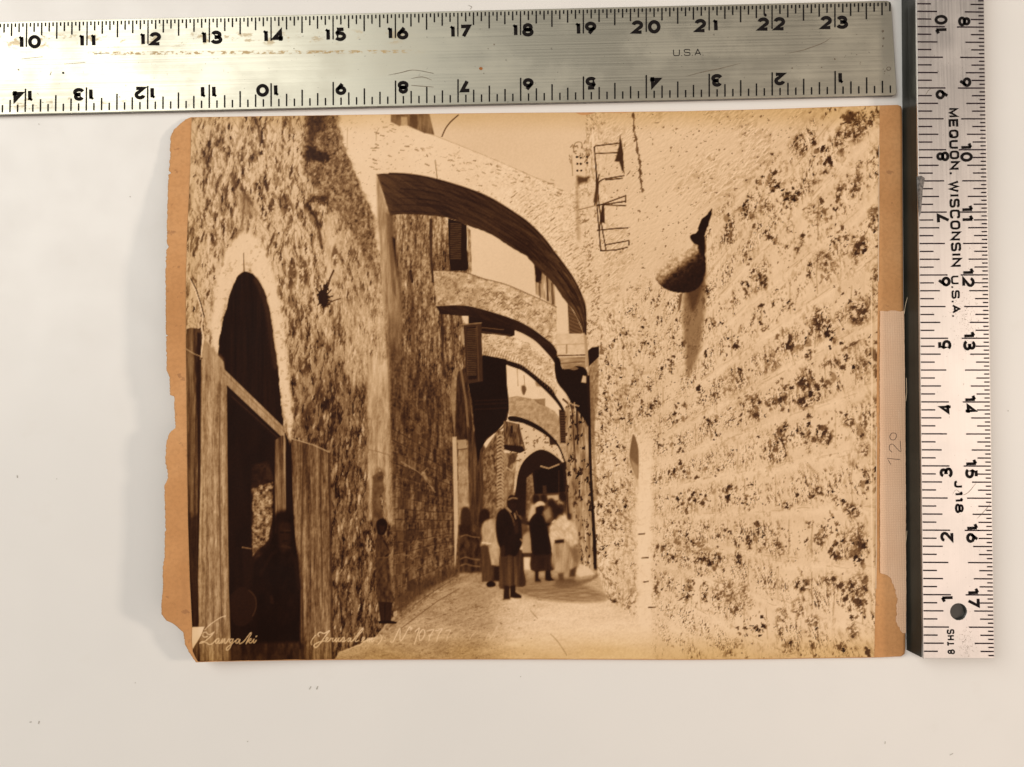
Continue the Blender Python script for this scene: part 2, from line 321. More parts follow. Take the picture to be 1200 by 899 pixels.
    p.P([(470, 137), (477, 137), (478, 148), (470, 147)], .7, 1, .8); p.P([(480, 133), (489, 133), (489, 152), (480, 148)], .3, 1, .7)
    p.S(smooth([(537, 135), (528, 143), (522, 151), (518, 160)], 5), 1.2, .25, .9)
    # chimney of pierced stone, ironwork ladder and chain
    for (x0, y0, r) in [(676, 184, 2.4), (680.5, 185, 2.2), (676.5, 192, 2.2), (680.5, 192, 2.4), (676.5, 200, 2), (681, 200, 2), (688, 184, 2.6), (688, 191, 2.2)]: p.S([(x0, y0), (x0 + .2, y0)], r, .12)
    p.P([(676, 207), (691, 207), (688, 213), (680, 215), (677, 218)], .25, 2.2, .9, rough=1.5)
    for i in range(26): x0, y0 = rs.uniform(668, 691), rs.uniform(166, 190); p.S([(x0, y0), (x0 + rs.uniform(-3, 3), y0 + rs.uniform(-3, 3))], 1, .35, .7)
    p.S(smooth([(672, 178), (674, 168), (681, 167), (683, 174), (689, 176), (690, 182)], 5), .9, .4, .7); p.S([(670, 182), (671, 206)], .9, .45, .6)
    p.S([(676, 215), (677, 245), (678, 280)], 2.5, .5, .5, 3); p.S([(678, 246), (690, 243), (699, 241)], 1, .4, .7)
    ir = .2
    for pts in [[(696, 173), (698, 171), (725, 168)], [(698, 180), (724, 179)], [(696.5, 173), (698.5, 200), (699.5, 240), (702, 270), (704, 294)], [(698, 190), (702, 240), (706, 270), (710, 292)], [(700, 220), (702, 213), (707, 210), (731, 206)], [(710, 211), (729, 209)],
                [(701, 241), (710, 238), (733, 229.5)], [(706, 240), (733, 236)], [(701, 240), (733, 241)], [(733, 229), (733, 237)], [(700, 270), (720, 268), (736, 267)], [(710, 287), (737, 282), (737, 287)], [(704, 294), (722, 293), (735, 290)], [(702, 272), (706, 242)], [(697, 240), (700, 215), (702, 205)]]:
        p.S(pts, 1.3, ir, .85)
    p.P([(727, 158), (730, 176), (731.5, 204), (729, 200), (726, 190), (720, 189), (724, 178)], .16, 1, .9, rough=.8)
    p.P([(706, 241), (708, 241), (709, 262), (704, 260)], .15, .9, .9); p.S([(700, 219), (697, 236)], 3, .25, .8, 1.2)
    ch = smooth([(742, 133), (743, 150), (746, 165), (748, 180), (750, 196), (750, 208), (753, 222)], 7)
    for i, a in enumerate(ch):
        b = (a[0] + rs.normal() * 1.2, a[1] + 2.5); p.S([a, b], 1.0 + 2.2 * (i % 6 in (0, 1)) * rs.uniform(.4, 1), .3, .75)
    # underside of the big arch
    outer = smooth([(441, 204), (464, 203.5), (488, 205.5), (514, 211), (550, 222), (576, 233), (602, 249), (620, 262), (637, 279), (649, 295), (660.5, 310), (673, 328.5), (682.5, 349), (686, 363), (686.5, 392)], 5)
    inner_ = smooth([(683.5, 391), (679, 378), (670, 361.5), (662, 352), (649.5, 334), (637, 321), (625.7, 310), (615, 299), (607, 295), (593, 286), (576, 275), (547, 264), (525, 255.7), (503, 252.6), (484, 251), (457, 252)], 5)
    tang = .20 + .05 * sst(620, 690, X) + .16 * (fbm((X * .85 + Y * .53) / 26, (-X * .53 + Y * .85) / 2.6, 4, 90) - .5) + .12 * sst(600, 690, X) * (fbm((X + Y) / 40, (X - Y) / 2.4, 3, 93)) + .05 * sst(500, 450, X)
    mU = p.poly(outer + inner_, .8, rough=.8)
    # ================= left building beyond the arch
    wl = .42 + .60 * (fbm(X / 2.6, Y / 22, 4, 100, .62) - .5) + .55 * (fbm(X / 1.7, Y / 3.4, 4, 104, .65) - .5) + .25 * (N(12, 24, 2, 108) - .5) + .10 * sst(300, 255, Y)
    p.P([(449, 246), (515, 246), (552, 300), (552, 321), (520, 330), (546, 380), (566, 420), (566, 545), (560, 690), (449, 720)], wl, 1, rough=.6)
    p.P([(449, 246), (460, 246), (472, 330), (470, 480), (459, 480), (452, 330)], .33 + .3 * (fbm(X / 3, Y / 14, 3, 107) - .5), 3, .75)
    p.P([(457, 276), (463, 280), (465, 352), (459, 336)], .06, 1.2, .95)
    p.S([(505, 258), (505, 300), (508, 330)], 2.5, .16, .8, 1.5); p.S([(481, 318), (483, 330)], 3, .1, .9); p.S([(481, 320), (485, 420)], 3.5, .26, .6, 4)
    p.S([(518, 368), (519, 420), (521, 440)], 2.5, .18, .75, 2); p.S([(530, 372), (531, 410)], 2, .25, .6, 1.5)
    p.P([(456, 400), (500, 440), (535, 470), (535, 690), (456, 720)], .27 + .55 * (fbm(X / 3, Y / 14, 4, 111) - .5) + .3 * (fbm(X / 2.4, Y / 2.6, 2, 115) - .5), 8, .72)
    # brick courses receding along that wall
    for i in range(28):
        y0 = 380 + i * 13.5; m = (610 - y0) / 170.0 * .95
        x0, x1 = 459, 534; pts = [(x0 + (x1 - x0) * t, y0 + (x1 - x0) * t * m + rs.normal() * .5) for t in np.linspace(0, 1, 7)]
        if y0 < 700: p.S(pts, 1.0, .19, .35 + .35 * rs.rand() if 470 < y0 < 660 else .22, .8); p.S([(a, b + 1.3) for a, b in pts], .8, .52, .14)
        for k in range(9):
            t = rs.rand(); xx = x0 + (x1 - x0) * t; yy = y0 + (xx - x0) * m; p.S([(xx, yy), (xx, yy + 11)], .9, .18, .4)
            if rs.rand() < .6 and y0 > 470: p.P([(xx, yy), (xx + 6 * (1.2 - t), yy + 5 * m), (xx + 6 * (1.2 - t), yy + 12 + 4 * m), (xx, yy + 11)], rs.choice([.18, .24, .38, .46]), 1, .5)
    for (x0, y0, l) in [(509, 528, 12), (521, 545, 15), (511, 560, 20), (449, 505, 10), (452, 490, 12), (446, 490, 14)]: p.S([(x0, y0), (x0 + .5, y0 + l)], 3, .14 if x0 > 480 else .34, .75, 1.2)
    p.S(smooth([(470, 541), (485, 550), (494, 556), (502, 566), (510, 577)], 5), .9, .62, .5); p.S([(494, 556), (500, 549)], 1.0, .6, .5); p.P([(494, 554), (498, 553.5), (504, 566), (498, 560)], .70, 1, .5)
    for (a, b) in [((470, 655), (533, 640)), ((470, 668), (530, 660)), ((475, 640), (530, 625))]:
        for k in range(16): t = rs.rand(); xx = a[0] + (b[0] - a[0]) * t; yy = a[1] + (b[1] - a[1]) * t; p.S([(xx, yy + rs.normal() * 2.2), (xx + rs.uniform(2, 5), yy + rs.normal() * 2.2)], 1.1, .5, .4)
    # doorway pilaster, shadowed bays
    p.P([(528, 440), (547, 430), (556, 520), (548, 516), (531, 515)], .17 + .25 * (fbm(X / 3, Y / 12, 3, 120) - .5), 1.5, .9)
    p.P(smooth([(528, 470), (529, 445), (533, 432), (537, 433), (535, 450), (533, 515)], 4), .55 + .3 * (fbm(X / 3, Y / 4, 3, 121) - .5), 1, .8)
    p.S([(540, 432), (546, 470), (550, 520)], 2, .5, .7, 1.2)
    p.P([(530, 512), (535, 512), (537, 615), (533, 672), (532, 600)], .72, .9, .9); p.P([(536, 516), (546, 515), (547, 526), (537, 527)], .60, .8, .9); p.P([(537, 527), (548, 526), (551, 615), (538, 615)], .56 + .25 * (fbm(X / 3, Y / 4, 3, 123) - .5), .9, .95)
    p.S([(536, 527), (547, 526)], 1.1, .3, .7)
    p.P([(548, 500), (560, 510), (572, 530), (565, 690), (552, 690)], .24 + .45 * (fbm(X / 2.6, Y / 30, 4, 126) - .5), 1.5, .95)
    p.P([(537, 615), (570, 615), (570, 672), (538, 672)], .20 + .4 * (fbm(X / 3, Y / 9, 3, 127) - .5), 1.5, .9)
    p.P(smooth([(540, 600), (546, 594), (551, 600), (551, 626), (541, 626)], 4, True), .14, 1.5, .9)
    for yy in (629, 655, 663): p.S(smooth([(540, yy), (546, yy - 2), (553, yy), (562, yy + 1)], 4), 1.2, .55, .6)
    # ================= behind: sky strip, second, third and fourth arches
    p.P([(553, 266), (600, 284), (655, 344), (652, 415), (652, 425), (553, 325)], .80, .8)
    p.P([(626, 309), (636, 318), (650, 335), (651, 360), (640, 352), (628, 345)], .60 + .5 * (fbm(X / 2, Y / 14, 3, 130) - .5), .8); p.P([(626, 309), (635, 318), (634, 332), (628, 330)], .1, 1, .9, rough=1)
    p.S([(641, 325), (642, 352)], 2, .25, .8); p.S([(647, 332), (648, 356)], 2.5, .28, .7); p.S([(632, 330), (633, 349)], 1, .3, .8)
    p.P([(651, 340), (664, 352), (666, 393), (652, 393)], .80, .7); p.P([(665, 354), (676, 372), (683, 389), (682, 392), (667, 393)], .30, .8)
    for k in range(9): p.S([(666, 358 + k * 4.2), (684, 366 + k * 4.2)], .8, .5, .4)
    p.put(mU, tang)
    oo = np.array(outer); ii = np.array(inner_[::-1]); rsu = np.random.RandomState(12)
    res_ = lambda C: np.stack([np.interp(np.linspace(0, 1, 80), np.linspace(0, 1, len(C)), C[:, k]) for k in (0, 1)], 1)
    oo = res_(oo); ii = res_(ii)
    for k in range(110):
        t = rsu.uniform(.04, .96); i0 = rsu.randint(0, 70); i1 = min(79, i0 + rsu.randint(5, 22)); C = oo * (1 - t) + ii * t
        bright = rsu.rand() < .35
        p.S([tuple(C[i]) for i in range(i0, i1, 2)], rsu.uniform(.6, 1.4), rsu.uniform(.24, .36) if bright else .08, rsu.uniform(.15, .45) * (.5 + .5 * i0 / 70 if bright else 1), .8)
    p.S([tuple(a) for a in oo[4:]], 1.6, .07, .7, 1.2)
    # shutter window under the big arch
    p.P([(525, 256), (536, 259), (547, 264), (547.5, 302), (550, 314), (546, 317), (528, 318), (526.5, 305)], .10, .7)
    for k in range(20): p.S([(528, 262 + k * 2.15), (540, 262.6 + k * 2.15)], .9, .34, .75, .4)
    p.P([(548, 266), (551.5, 270), (553, 318), (549, 316)], .52 + .4 * (fbm(X / 2, Y / 3, 3, 133) - .5), .7)
    bl = .61 + .50 * (fbm(X / 5, Y / 5, 4, 140, .68) - .5) - .16 * sst(.60, .76, N(2.0, 1.8, 3, 143)) + .10 * sst(530, 600, X)
    a2t = smooth([(508, 317), (526, 317.5), (547, 320), (567, 326.7), (593, 333.5), (620, 345), (640, 354), (652, 360)], 4)
    a2o = smooth([(653, 412), (647.7, 403.8), (636.7, 394.6), (624, 385.4), (611, 378), (600, 373.5), (587, 369), (565, 362.5), (543, 358), (511, 359)], 4)
    a2i = smooth([(516, 368), (539, 370), (552, 371), (575, 377), (603, 387), (614.7, 392), (627.5, 400), (638.5, 411), (647.7, 422), (652, 431)], 4)
    # what shows beneath arch 2: light background, dark balcony box
    p.P(a2o + a2i[::-1] + [(652, 470), (560, 470)], .80, .6, 0)
    p.P([(549, 371), (575, 377), (603, 388), (640, 412), (652, 430), (652, 470), (600, 440), (566, 420), (564, 392), (549, 382)], .82, .8)
    p.P([(549, 370), (572, 374), (603, 386), (603, 393), (598, 395), (564, 391), (563, 384), (549, 382)], .10, .8)
    p.S([(565, 384), (590, 386.5)], 1, .35, .8); p.S([(565, 389), (598, 393)], .9, .3, .7)
    p.P(a2t + a2o, bl, .8, rough=.8); p.P(a2o[::-1] + a2i[::-1], .09 + .10 * (fbm((X + Y * .5) / 14, (Y - X * .5) / 2, 3, 146)), .7)
    p.S(a2t, 1.1, .33, .6)
    for i in range(80):
        t = rs.uniform(0, 1); x0 = 560 + 85 * t; y0 = 360 + 44 * t * t - rs.uniform(2, 22); p.S(smooth([(x0, y0), (x0 + 2.5, y0 - 2), (x0 + 5, y0 - .5)], 3), .8, .38, rs.uniform(.2, .7))
    # arch 3
    a3t = smooth([(561, 391), (580, 392), (600, 395), (620, 402), (638, 413), (652, 428)], 4)
    a3o = smooth([(666, 494), (660, 477.5), (652, 465), (646, 455), (635, 446), (624, 437), (611, 427.6), (600, 424), (585, 420), (565, 418)], 4)
    a3i = smooth([(565, 424), (585, 425), (600, 430), (611, 434), (622, 442), (633, 452), (648, 467), (657, 479), (664, 494)], 4)
    p.P([(592, 424), (611, 430), (635, 448), (660, 480), (664, 500), (650, 480), (620, 468), (596, 465)], .82 + .08 * (N(12, 12, 2, 150) - .5), .8)
    p.S([(606, 430), (607, 452)], 1.2, .6, .7); p.P(smooth([(611, 453), (615, 452), (617, 457), (614, 463), (611, 459)], 4, True), .3, 1.2, .9, rough=1); p.S([(614, 440), (615, 452)], .8, .5, .7); p.P([(627, 448), (635, 447), (634, 453), (629, 453)], .45, 1.2, .8, rough=1)
    p.P(a3t + [(652, 470)] + a3o, bl + .04, .8, rough=.8); p.P(a3o[::-1] + a3i[::-1], .09, .7)
    for i in range(30):
        t = i / 29; x0 = 566 + 84 * t; y0 = 417 + 48 * t ** 2.0 - 1; p.S([(x0, y0), (x0 + 2.5, y0 - 7)], .8, .45, .55)
    for i in range(60):
        t = rs.rand(); x0 = 566 + 80 * t; y0 = 395 + 30 * t * t + rs.uniform(2, 20); p.S([(x0, y0), (x0 + 3, y0 + rs.normal())], .9, .42, rs.uniform(.2, .6))
    # louvred shutter and dark oriel on the left
    p.P([(566, 416), (593, 421), (594, 450), (597, 477), (594, 492), (583, 505), (571, 514), (563, 527), (560, 545), (557, 514), (553, 470), (549, 450)], .055, .8)
    for yy in (468, 472, 478): p.S([(557, yy + 2), (596, yy)], 1, .17, .7)
    p.S(smooth([(595, 482), (590, 500), (578, 508), (568, 517)], 4), 1.4, .22, .7)
    p.P([(543, 381), (564, 378), (566, 447), (547, 450)], .22, .7); p.P([(547, 384), (557, 383), (559, 444), (549, 445)], .11, .7)
    for k in range(26): p.S([(548, 386 + k * 2.15), (557.5, 385.6 + k * 2.15)], .9, .36, .75, .4)
    p.S([(541, 380.5), (564, 378.5)], 1.3, .5, .8); p.S([(559, 383), (561, 446)], 1.2, .34, .6); p.P([(540, 384), (543, 383), (544, 405), (541, 404)], .6, .8, .7)
    # arch 4 with the wall over it
    p.P([(596, 466), (606, 464), (626, 468), (650, 482), (662, 498), (664, 545), (655, 520), (644, 509), (629.7, 497.7), (611, 489.4), (596.7, 487)], .60 + .25 * (N(3, 3, 3, 160) - .5), .8)
    p.P([(625, 468), (639, 467), (639, 476), (632, 474)], .42, 1, .8)
    p.P([(655, 480), (664, 482), (668, 520), (657, 519)], .17, .9)
    for k in range(12): p.S([(657, 484 + k * 2.9), (664, 484 + k * 2.9)], .9, .34, .6)
    # far wall and archway
    p.P([(597, 490), (611, 490), (630, 498), (645, 510), (656, 524), (662, 545), (662, 600), (597, 600)], .76 - .3 * sst(.58, .68, N(3.4, 3, 3, 163)), .8)
    p.P(smooth([(597, 488), (611, 489.5), (629.7, 497.7), (644, 508.7), (655, 521.5), (663, 542), (666, 552), (663, 549), (660, 538), (653.5, 523), (644, 513.5), (629.7, 504), (613, 496), (597, 493)], 3, True), .08, .7)
    p.P([(643, 512), (652, 516), (653, 522), (644, 521)], .12, 1, .9, rough=1)
    p.P([(590, 493), (608, 497), (614, 520), (616, 528), (609, 531), (590, 527)], .34 + .4 * (fbm(X / 2, Y / 6, 2, 166) - .5), .8); p.P([(590, 521), (612, 523), (615, 528), (609, 531), (590, 526)], .12, .8); p.P([(598, 499), (601, 499), (601, 508), (598, 508)], .14, .7); p.S([(608, 498), (610, 520)], 2, .25, .7)
    p.P([(566, 530), (583, 505), (590, 505), (592, 600), (566, 640)], .40 + .5 * (fbm((X + .3 * Y) / 2.4, (Y - .6 * X) / 4, 3, 168) - .5), 1)
    for k in range(22): p.S(smooth([(583, 512 + k * 4), (587, 510 + k * 4), (590, 513 + k * 4)], 3), 1.6, .66, .75)
    p.P([(590, 531), (602, 531), (605, 540), (600, 600), (592, 600)], .50 + .4 * (fbm(X / 2.5, Y / 5, 3, 171) - .5), 1); p.P(smooth([(597, 534), (606, 531), (604, 540), (599, 545), (595, 552)], 3, True), .2, 1.2, .7, rough=1); p.S([(594, 548), (600, 552), (606, 541)], 1.4, .66, .8)
    p.P(smooth([(603, 560), (609, 542), (618, 532), (633, 524), (647, 529), (661, 542), (664, 552), (660, 556), (645, 540), (633, 531), (620, 538), (611, 552), (606, 580)], 4, True), .72, 1, .8)
    p.P(smooth([(605, 612), (605, 570), (610, 547), (620, 534), (633, 527), (646, 531), (659, 542), (663, 552), (663, 580), (662, 612)], 3, True), .11, .8)
    p.P([(617, 560), (624, 554), (626, 578), (624, 606), (616, 608)], .42 + .4 * (fbm(X / 2.5, Y / 3, 3, 174) - .5), 1)
    p.P([(626, 552), (640, 548), (660, 544), (661, 578), (627, 579)], .05, 1); p.P([(636, 569), (640, 569), (641, 578), (636, 578)], .3, 1, .7)
    p.S([(634, 546.5), (643, 549), (658, 543)], 1.7, .58, .9); p.P([(655, 543), (664, 541), (667, 549), (660, 551)], .08, .9, .9); p.S([(655, 552), (655, 578)], 1, .2, .8)
    p.P([(627, 579), (662, 577), (664, 625), (625, 625)], .30, 1.5); p.P([(641, 581), (655, 580), (655, 586), (643, 588)], .72, 1, .9); p.P(smooth([(653, 590), (657, 584), (660, 590), (660, 596), (655, 596)], 4, True), .62, 1.2, .9)
    for (x0, y0, r, v) in [(628, 584, 7, .1), (637, 583, 6, .13), (646, 588, 7, .12), (659, 581, 7, .1), (651, 595, 8, .12)]: p.S([(x0, y0), (x0 + .5, y0 + 3)], r, v, .9, 2)
    # far right wall with door posts, drain pipe, corbel
    fr = .55 + .55 * (fbm(X / 2.4, Y / 15, 4, 180) - .5) - .38 * sst(.60, .70, N(3.2, 5, 3, 184)) + .06 * sst(560, 680, Y)
    p.P([(662, 478), (671, 468), (690, 495), (694, 560), (698, 674), (664, 674), (664, 560)], fr, 1)
    p.P([(663, 600), (668, 560), (672, 575), (672, 660), (664, 660)], .55 + .3 * (fbm(X / 2, Y / 9, 2, 187) - .5), 1, .7); p.S([(662, 548), (666, 600), (667, 640)], 2.2, .13, .8); p.S([(670, 476), (675, 555)], 1.6, .2, .7); p.S([(676, 480), (677, 520)], 2, .15, .85)
    for i in range(34): x0 = rs.uniform(672, 693); y0 = rs.uniform(560, 670); p.S([(x0, y0), (x0 + rs.normal() * .6, y0 + rs.uniform(.5, 3))], rs.uniform(.7, 2.0), .16, .75)
    p.P([(652, 391), (684, 391), (686, 418), (653, 418)], .74 + .15 * (N(5, 4, 3, 190) - .5), .8); p.S([(652, 417), (686, 416)], 1.2, .25, .8); p.S([(664, 404), (664, 414)], 1, .4, .7); p.S([(653, 404), (685, 403)], .8, .6, .7)
    p.P([(655, 419), (686, 418), (687, 432), (676, 435), (660, 433)], .55 + .2 * (N(8, 2, 2, 191) - .5), .8); p.S([(658, 426), (685, 424)], 1, .35, .6)
    p.P(smooth([(651, 418), (656, 421), (659, 432), (668, 432), (676, 429), (687, 433), (689, 450), (690, 498), (685, 492), (679, 484), (670, 473), (663, 461), (653, 448), (650, 432)], 3, True), .055, .9)
    p.P(smooth([(665, 431), (672, 429), (678, 432), (672, 434)], 3, True), .5, .8, .8); p.P([(683, 440), (687, 441), (687, 449), (681, 448)], .78, 1, .9); p.P([(684, 391), (688, 395), (690, 430), (687, 430)], .6, .8)
    p.P([(689, 411), (694, 407), (702, 406), (702, 418), (696, 424), (690, 430)], .08, .8); p.P([(689, 430), (701, 420), (702, 440), (700, 470), (694, 520), (690, 480)], .48 + .35 * (fbm(X / 2, Y / 3, 3, 195) - .5), 1.6, .85)
    for (a, b, w) in [((660, 468), (672, 478), 2.2), ((665, 466), (668, 478), 1.2), ((671, 474), (678, 476), 1.6), ((673, 472), (674, 482), 1.2)]: p.S([a, b], w, .66 if w < 2 else .2, .8)
    p.P([(688.5, 440), (691, 440), (694, 560), (699, 640), (699.5, 671), (696, 672), (694, 620), (690, 540)], .07, 1.0); p.S([(693, 450), (697, 560), (698, 585)], 3, .42, .6, 2)
    # ================= ground
    gr = .58 + .10 * (N(14, 5, 3, 202) - .5) + .16 * (N(1.7, 1.2, 3, 201) - .5) + .10 * (N(40, 9, 3, 200) - .5) + .13 * (fbm((X * .9 - Y * .5) / 12, (Y * .9 + X * .3) / 2.2, 3, 203) - .5) * sst(640, 540, X) - .09 * sst(.62, .74, N(3, 1.6, 3, 206)) * sst(660, 560, X)
    sunny = sst(560, 610, X + 8 * (N(14, 10, 2, 207) - .5)) * sst(690, 708, Y - .05 * X + 35)
    gr = gr + .07 * sst(700, 765, Y) + .17 * sunny + .05 * sst(560, 700, X)
    mG = p.poly([(380, 790), (398, 765), (440, 748), (462, 724), (480, 708), (500, 692), (522, 681), (540, 672), (600, 668), (699, 668), (712, 702), (745, 726), (765, 760), (772, 790)], 1.6, rough=2.5)
    p.put(mG, gr)
    p.P([(440, 745), (470, 712), (500, 690), (538, 671), (560, 674), (520, 690), (480, 720), (455, 744)], .50 + .5 * (fbm((X - Y) / 4, (X + Y) / 3, 3, 210) - .5), 3, .75)
    p.P([(462, 700), (500, 678), (536, 662), (536, 674), (502, 694), (470, 718)], .26, 4, .55)
    for i in range(10): t = i / 9; x0 = 475 + 60 * t; y0 = 722 - 46 * t ** .8; p.S([(x0, y0), (x0 - 18, y0 + 12)], .9, .34, .3)
    p.S([(495, 706), (525, 704)], 1.0, .66, .5); p.S([(468, 738), (512, 705), (538, 690)], 1.1, .35, .55)
    for i in range(34): x0 = rs.uniform(430, 640); y0 = rs.uniform(690, 768); p.S([(x0, y0), (x0 + rs.uniform(.5, 3), y0)], rs.uniform(.7, 1.5), .42, rs.uniform(.2, .7))
    p.P(smooth([(598, 686), (630, 676), (668, 678), (682, 684), (700, 693), (712, 699), (705, 705), (670, 706), (620, 700)], 4, True), .47 + .25 * (N(12, 1.6, 3, 214) - .5), 3.5, .85)
    p.P(smooth([(650, 684), (690, 678), (699, 672), (700, 676), (686, 684), (660, 690)], 4, True), .36, 2.2, .7); p.P([(676, 660), (690, 664), (697, 673), (680, 676), (672, 672)], .8, 1.5, .9)
    p.S(smooth([(645, 743), (652, 750), (660, 761), (664, 768)], 4), .9, .5, .6); p.S([(622, 716), (630, 725)], 1, .5, .6)
    # ================= left near wall
    dl = np.maximum(560 - X + 6 * (N(26, 40, 2, 230) - .5), 40); ql = np.log(dl); hl = (Y - 606) / dl
    n2 = fbm(ql * 17, hl * 9, 3, 236)
    wl_ = X + 9 * (N(14, 22, 2, 232) - .5); shr = .16 * (Y - 300)
    wq = N(14, 22, 2, 232) - .5
    def leftn(ox, oy): return fbm(np.log(np.maximum(560 - X + 9 * wq - ox, 40)) * 62 - hl * 5, (hl + oy / dl) * 12 - ql * 8, 4, 231, .64)
    n1 = leftn(0, 0); embl = n1 - leftn(1.6, 1.2); nf = fbm((X - .2 * Y) / 2.1, Y / 5.0, 3, 239, .65)
    rowl = np.floor(hl / .135 + .3 * (n2 - .5)); offl = hash01(rowl, rowl * 0, 240); cl = ql / .075 + offl * 5 + .5 * (n1 - .5); rl = hash01(np.floor(cl), rowl, 241)
    fyl = hl / .135 + .3 * (n2 - .5) - rowl; inl = sst(0, .22, fyl) * sst(1, .78, fyl) * sst(0, .25, cl - np.floor(cl)) * sst(1, .75, cl - np.floor(cl))
    low = sst(330, 520, Y); dens = .10 * (rl - .5) * inl + .10 * (N(40, 50, 2, 243) - .5) + .035 * low + .03 * sst(330, 390, X)
    dk = sst(.49, .64, n1 + dens); ck = sst(.60, .70, n1 + dens)
    lw = .76 - dk * (.14 + .14 * n2 + .20 * (nf - .4)) - ck * .10 + embl * .28 - .15 * sst(.52, .68, nf) - .13 * low - .10 * low * sst(300, 400, X)
    vs = .6 * fbm(X / 2.1, Y / 12, 4, 246, .62) + .4 * fbm((X - .2 * Y) / 1.9, Y / 3.0, 3, 248, .65)        # vertical wear towards the far end
    far = np.maximum(sst(360, 440, X), .95 * low * sst(310, 375, X))
    lw = lw * (1 - far * .65) + far * .65 * (.55 - .17 * low + .80 * (vs - .5) - .22 * sst(.5, .66, n1) + .25 * embl)
    edgeL = [(210, 120), (394, 120), (396, 140), (401, 166), (415, 200), (422, 225), (437, 248), (441, 292), (449, 296), (452, 400), (456, 480), (459, 560), (460, 610), (462, 690), (461, 722), (440, 746), (398, 764), (384, 790), (210, 790)]
    p.P(edgeL, lw, 1.1, rough=1.6)
    rp = np.random.RandomState(77); mL = p.poly(edgeL, 1)
    keep = p.L.copy()
    for j in range(2100):
        x = rp.uniform(219, 452); D = 560 - x; y = rp.uniform(134, 758); sz = D / 330
        if x > 345 and rp.rand() < .35: continue
        w = rp.uniform(.5, 1.9) * (.35 + .65 * sz); l = w * rp.uniform(1.6, 6.0)
        p.blob(x, y, w, l, rp.normal() * .10 + .12, rp.choice([.14, .24, .34, .46]), rp.uniform(.35, .85), 3.2)
    for j in range(900):
        x = rp.uniform(219, 452); y = rp.uniform(134, 758); w = rp.uniform(.5, 1.4); p.blob(x, y, w, w * rp.uniform(2, 7), rp.normal() * .08 + .1, .84, rp.uniform(.2, .6), 2.4)
    for n in range(-16, 12):                                 # faint joints running to the far end of the lane
        hh = n * .135 + rp.normal() * .008; pts = [(x, 606 + (560 - x) * hh + rp.normal() * .8) for x in range(222, 456, 9)]
        for a in range(len(pts) - 3):
            if rp.rand() < .45: p.S(pts[a:a + 2], .9, .42, rp.uniform(.15, .4))
    p.L = keep + (p.L - keep) * mL
    # pale lower reach of the wall, pale pier in the sun
    pale = sst(330, 400, Y + (X - 400) * .5) * sst(395, 412, X) * sst(470, 430, Y - 0) * p.poly(edgeL, 1)
    p.put(pale, .76 + .5 * (vs - .5) - .25 * sst(.6, .72, n1), .6)
    p.put(p.poly([(441, 205), (444, 210), (456, 250), (462, 300), (469, 350), (472, 480), (454, 480), (445, 290), (442, 250)], 2) * sst(470, 300, Y), .58 + .35 * (fbm(X / 3, Y / 20, 3, 250) - .5), .9)
    p.P([(452, 250), (458, 252), (463, 300), (462, 345), (456, 300)], .30, 2.5, .6)
    p.P([(430, 420), (455, 420), (459, 560), (461, 615), (452, 612), (449, 552), (443, 548), (437, 560), (436, 610), (431, 610)], .70 + .35 * (fbm(X / 3, Y / 24, 3, 253) - .5), 4, .75)
    p.P(smooth([(437, 616), (437, 566), (440, 556), (446, 553), (449, 560), (450, 580), (445, 582), (449, 616)], 3, True), .36 + .3 * (N(5, 7, 3, 254) - .5), 1.2, .9)
    p.S([(432, 527), (445, 530), (458, 534)], 1, .45, .6)
    # dark growth at the top of the wall
    iv = .37 + .85 * (fbm(X / 3, Y / 3.4, 4, 256, .65) - .48)
    p.P([(358, 133), (396, 133), (402, 168), (416, 202), (430, 235), (441, 262), (441, 330), (430, 310), (412, 270), (400, 250), (380, 240), (356, 200), (357, 170)], iv, 4, .72, rough=4)
    p.P(smooth([(356, 178), (362, 171), (376, 176), (386, 183), (380, 192), (366, 188), (358, 192)], 4, True), .10, 4, .75, rough=6, rs=4); p.P(smooth([(358, 232), (368, 230), (380, 231), (380, 238), (366, 239), (360, 246)], 4, True), .12, 4, .75, rough=6, rs=4)
    p.S([(360, 240), (370, 255), (374, 270), (377, 290)], 2.5, .14, .7, 2); p.P([(360, 133), (382, 133), (380, 150), (364, 168), (358, 172)], .16, 4, .6, rough=3)
    p.P([(378, 255), (388, 250), (393, 290), (398, 330), (384, 330), (379, 290)], .80, 4, .7, rough=3)
    # long vertical clefts and stains
    for (pts, w, v) in [([(308, 150), (308, 168), (306, 180)], 7, .1), ([(309, 205), (304, 222), (306, 232)], 6, .12), ([(305, 236), (309, 245), (308, 256)], 6, .1), ([(284, 175), (284, 200), (283, 222)], 4, .28), ([(270, 202), (275, 212), (276, 218)], 5, .3), ([(284, 222), (290, 232), (296, 240)], 4, .2),
                        ([(236, 250), (236, 272)], 3, .18), ([(263, 258), (259, 266)], 5, .2), ([(332, 226), (336, 244)], 7, .25), ([(325, 190), (326, 215)], 5, .3), ([(261, 172), (262, 176)], 4, .2), ([(320, 228), (320, 246)], 4, .22), ([(244, 182), (243, 190)], 4, .3), ([(342, 240), (340, 262)], 4, .3), ([(254, 272), (250, 290)], 8, .35), ([(321, 262), (321, 285)], 5, .35)]:
        p.put(p.line([(a + .5 * w * (hash01(np.array([int(a)]), np.array([int(b)]), 5)[0] - .5), b) for a, b in smooth(pts, 4)], w * .7, 4.0) * sst(.36, .60, N(2.6, 5, 4, 260)), v, .8)
    p.P([(280, 226), (296, 232), (300, 252), (285, 256), (282, 245)], .45, 7, .6)
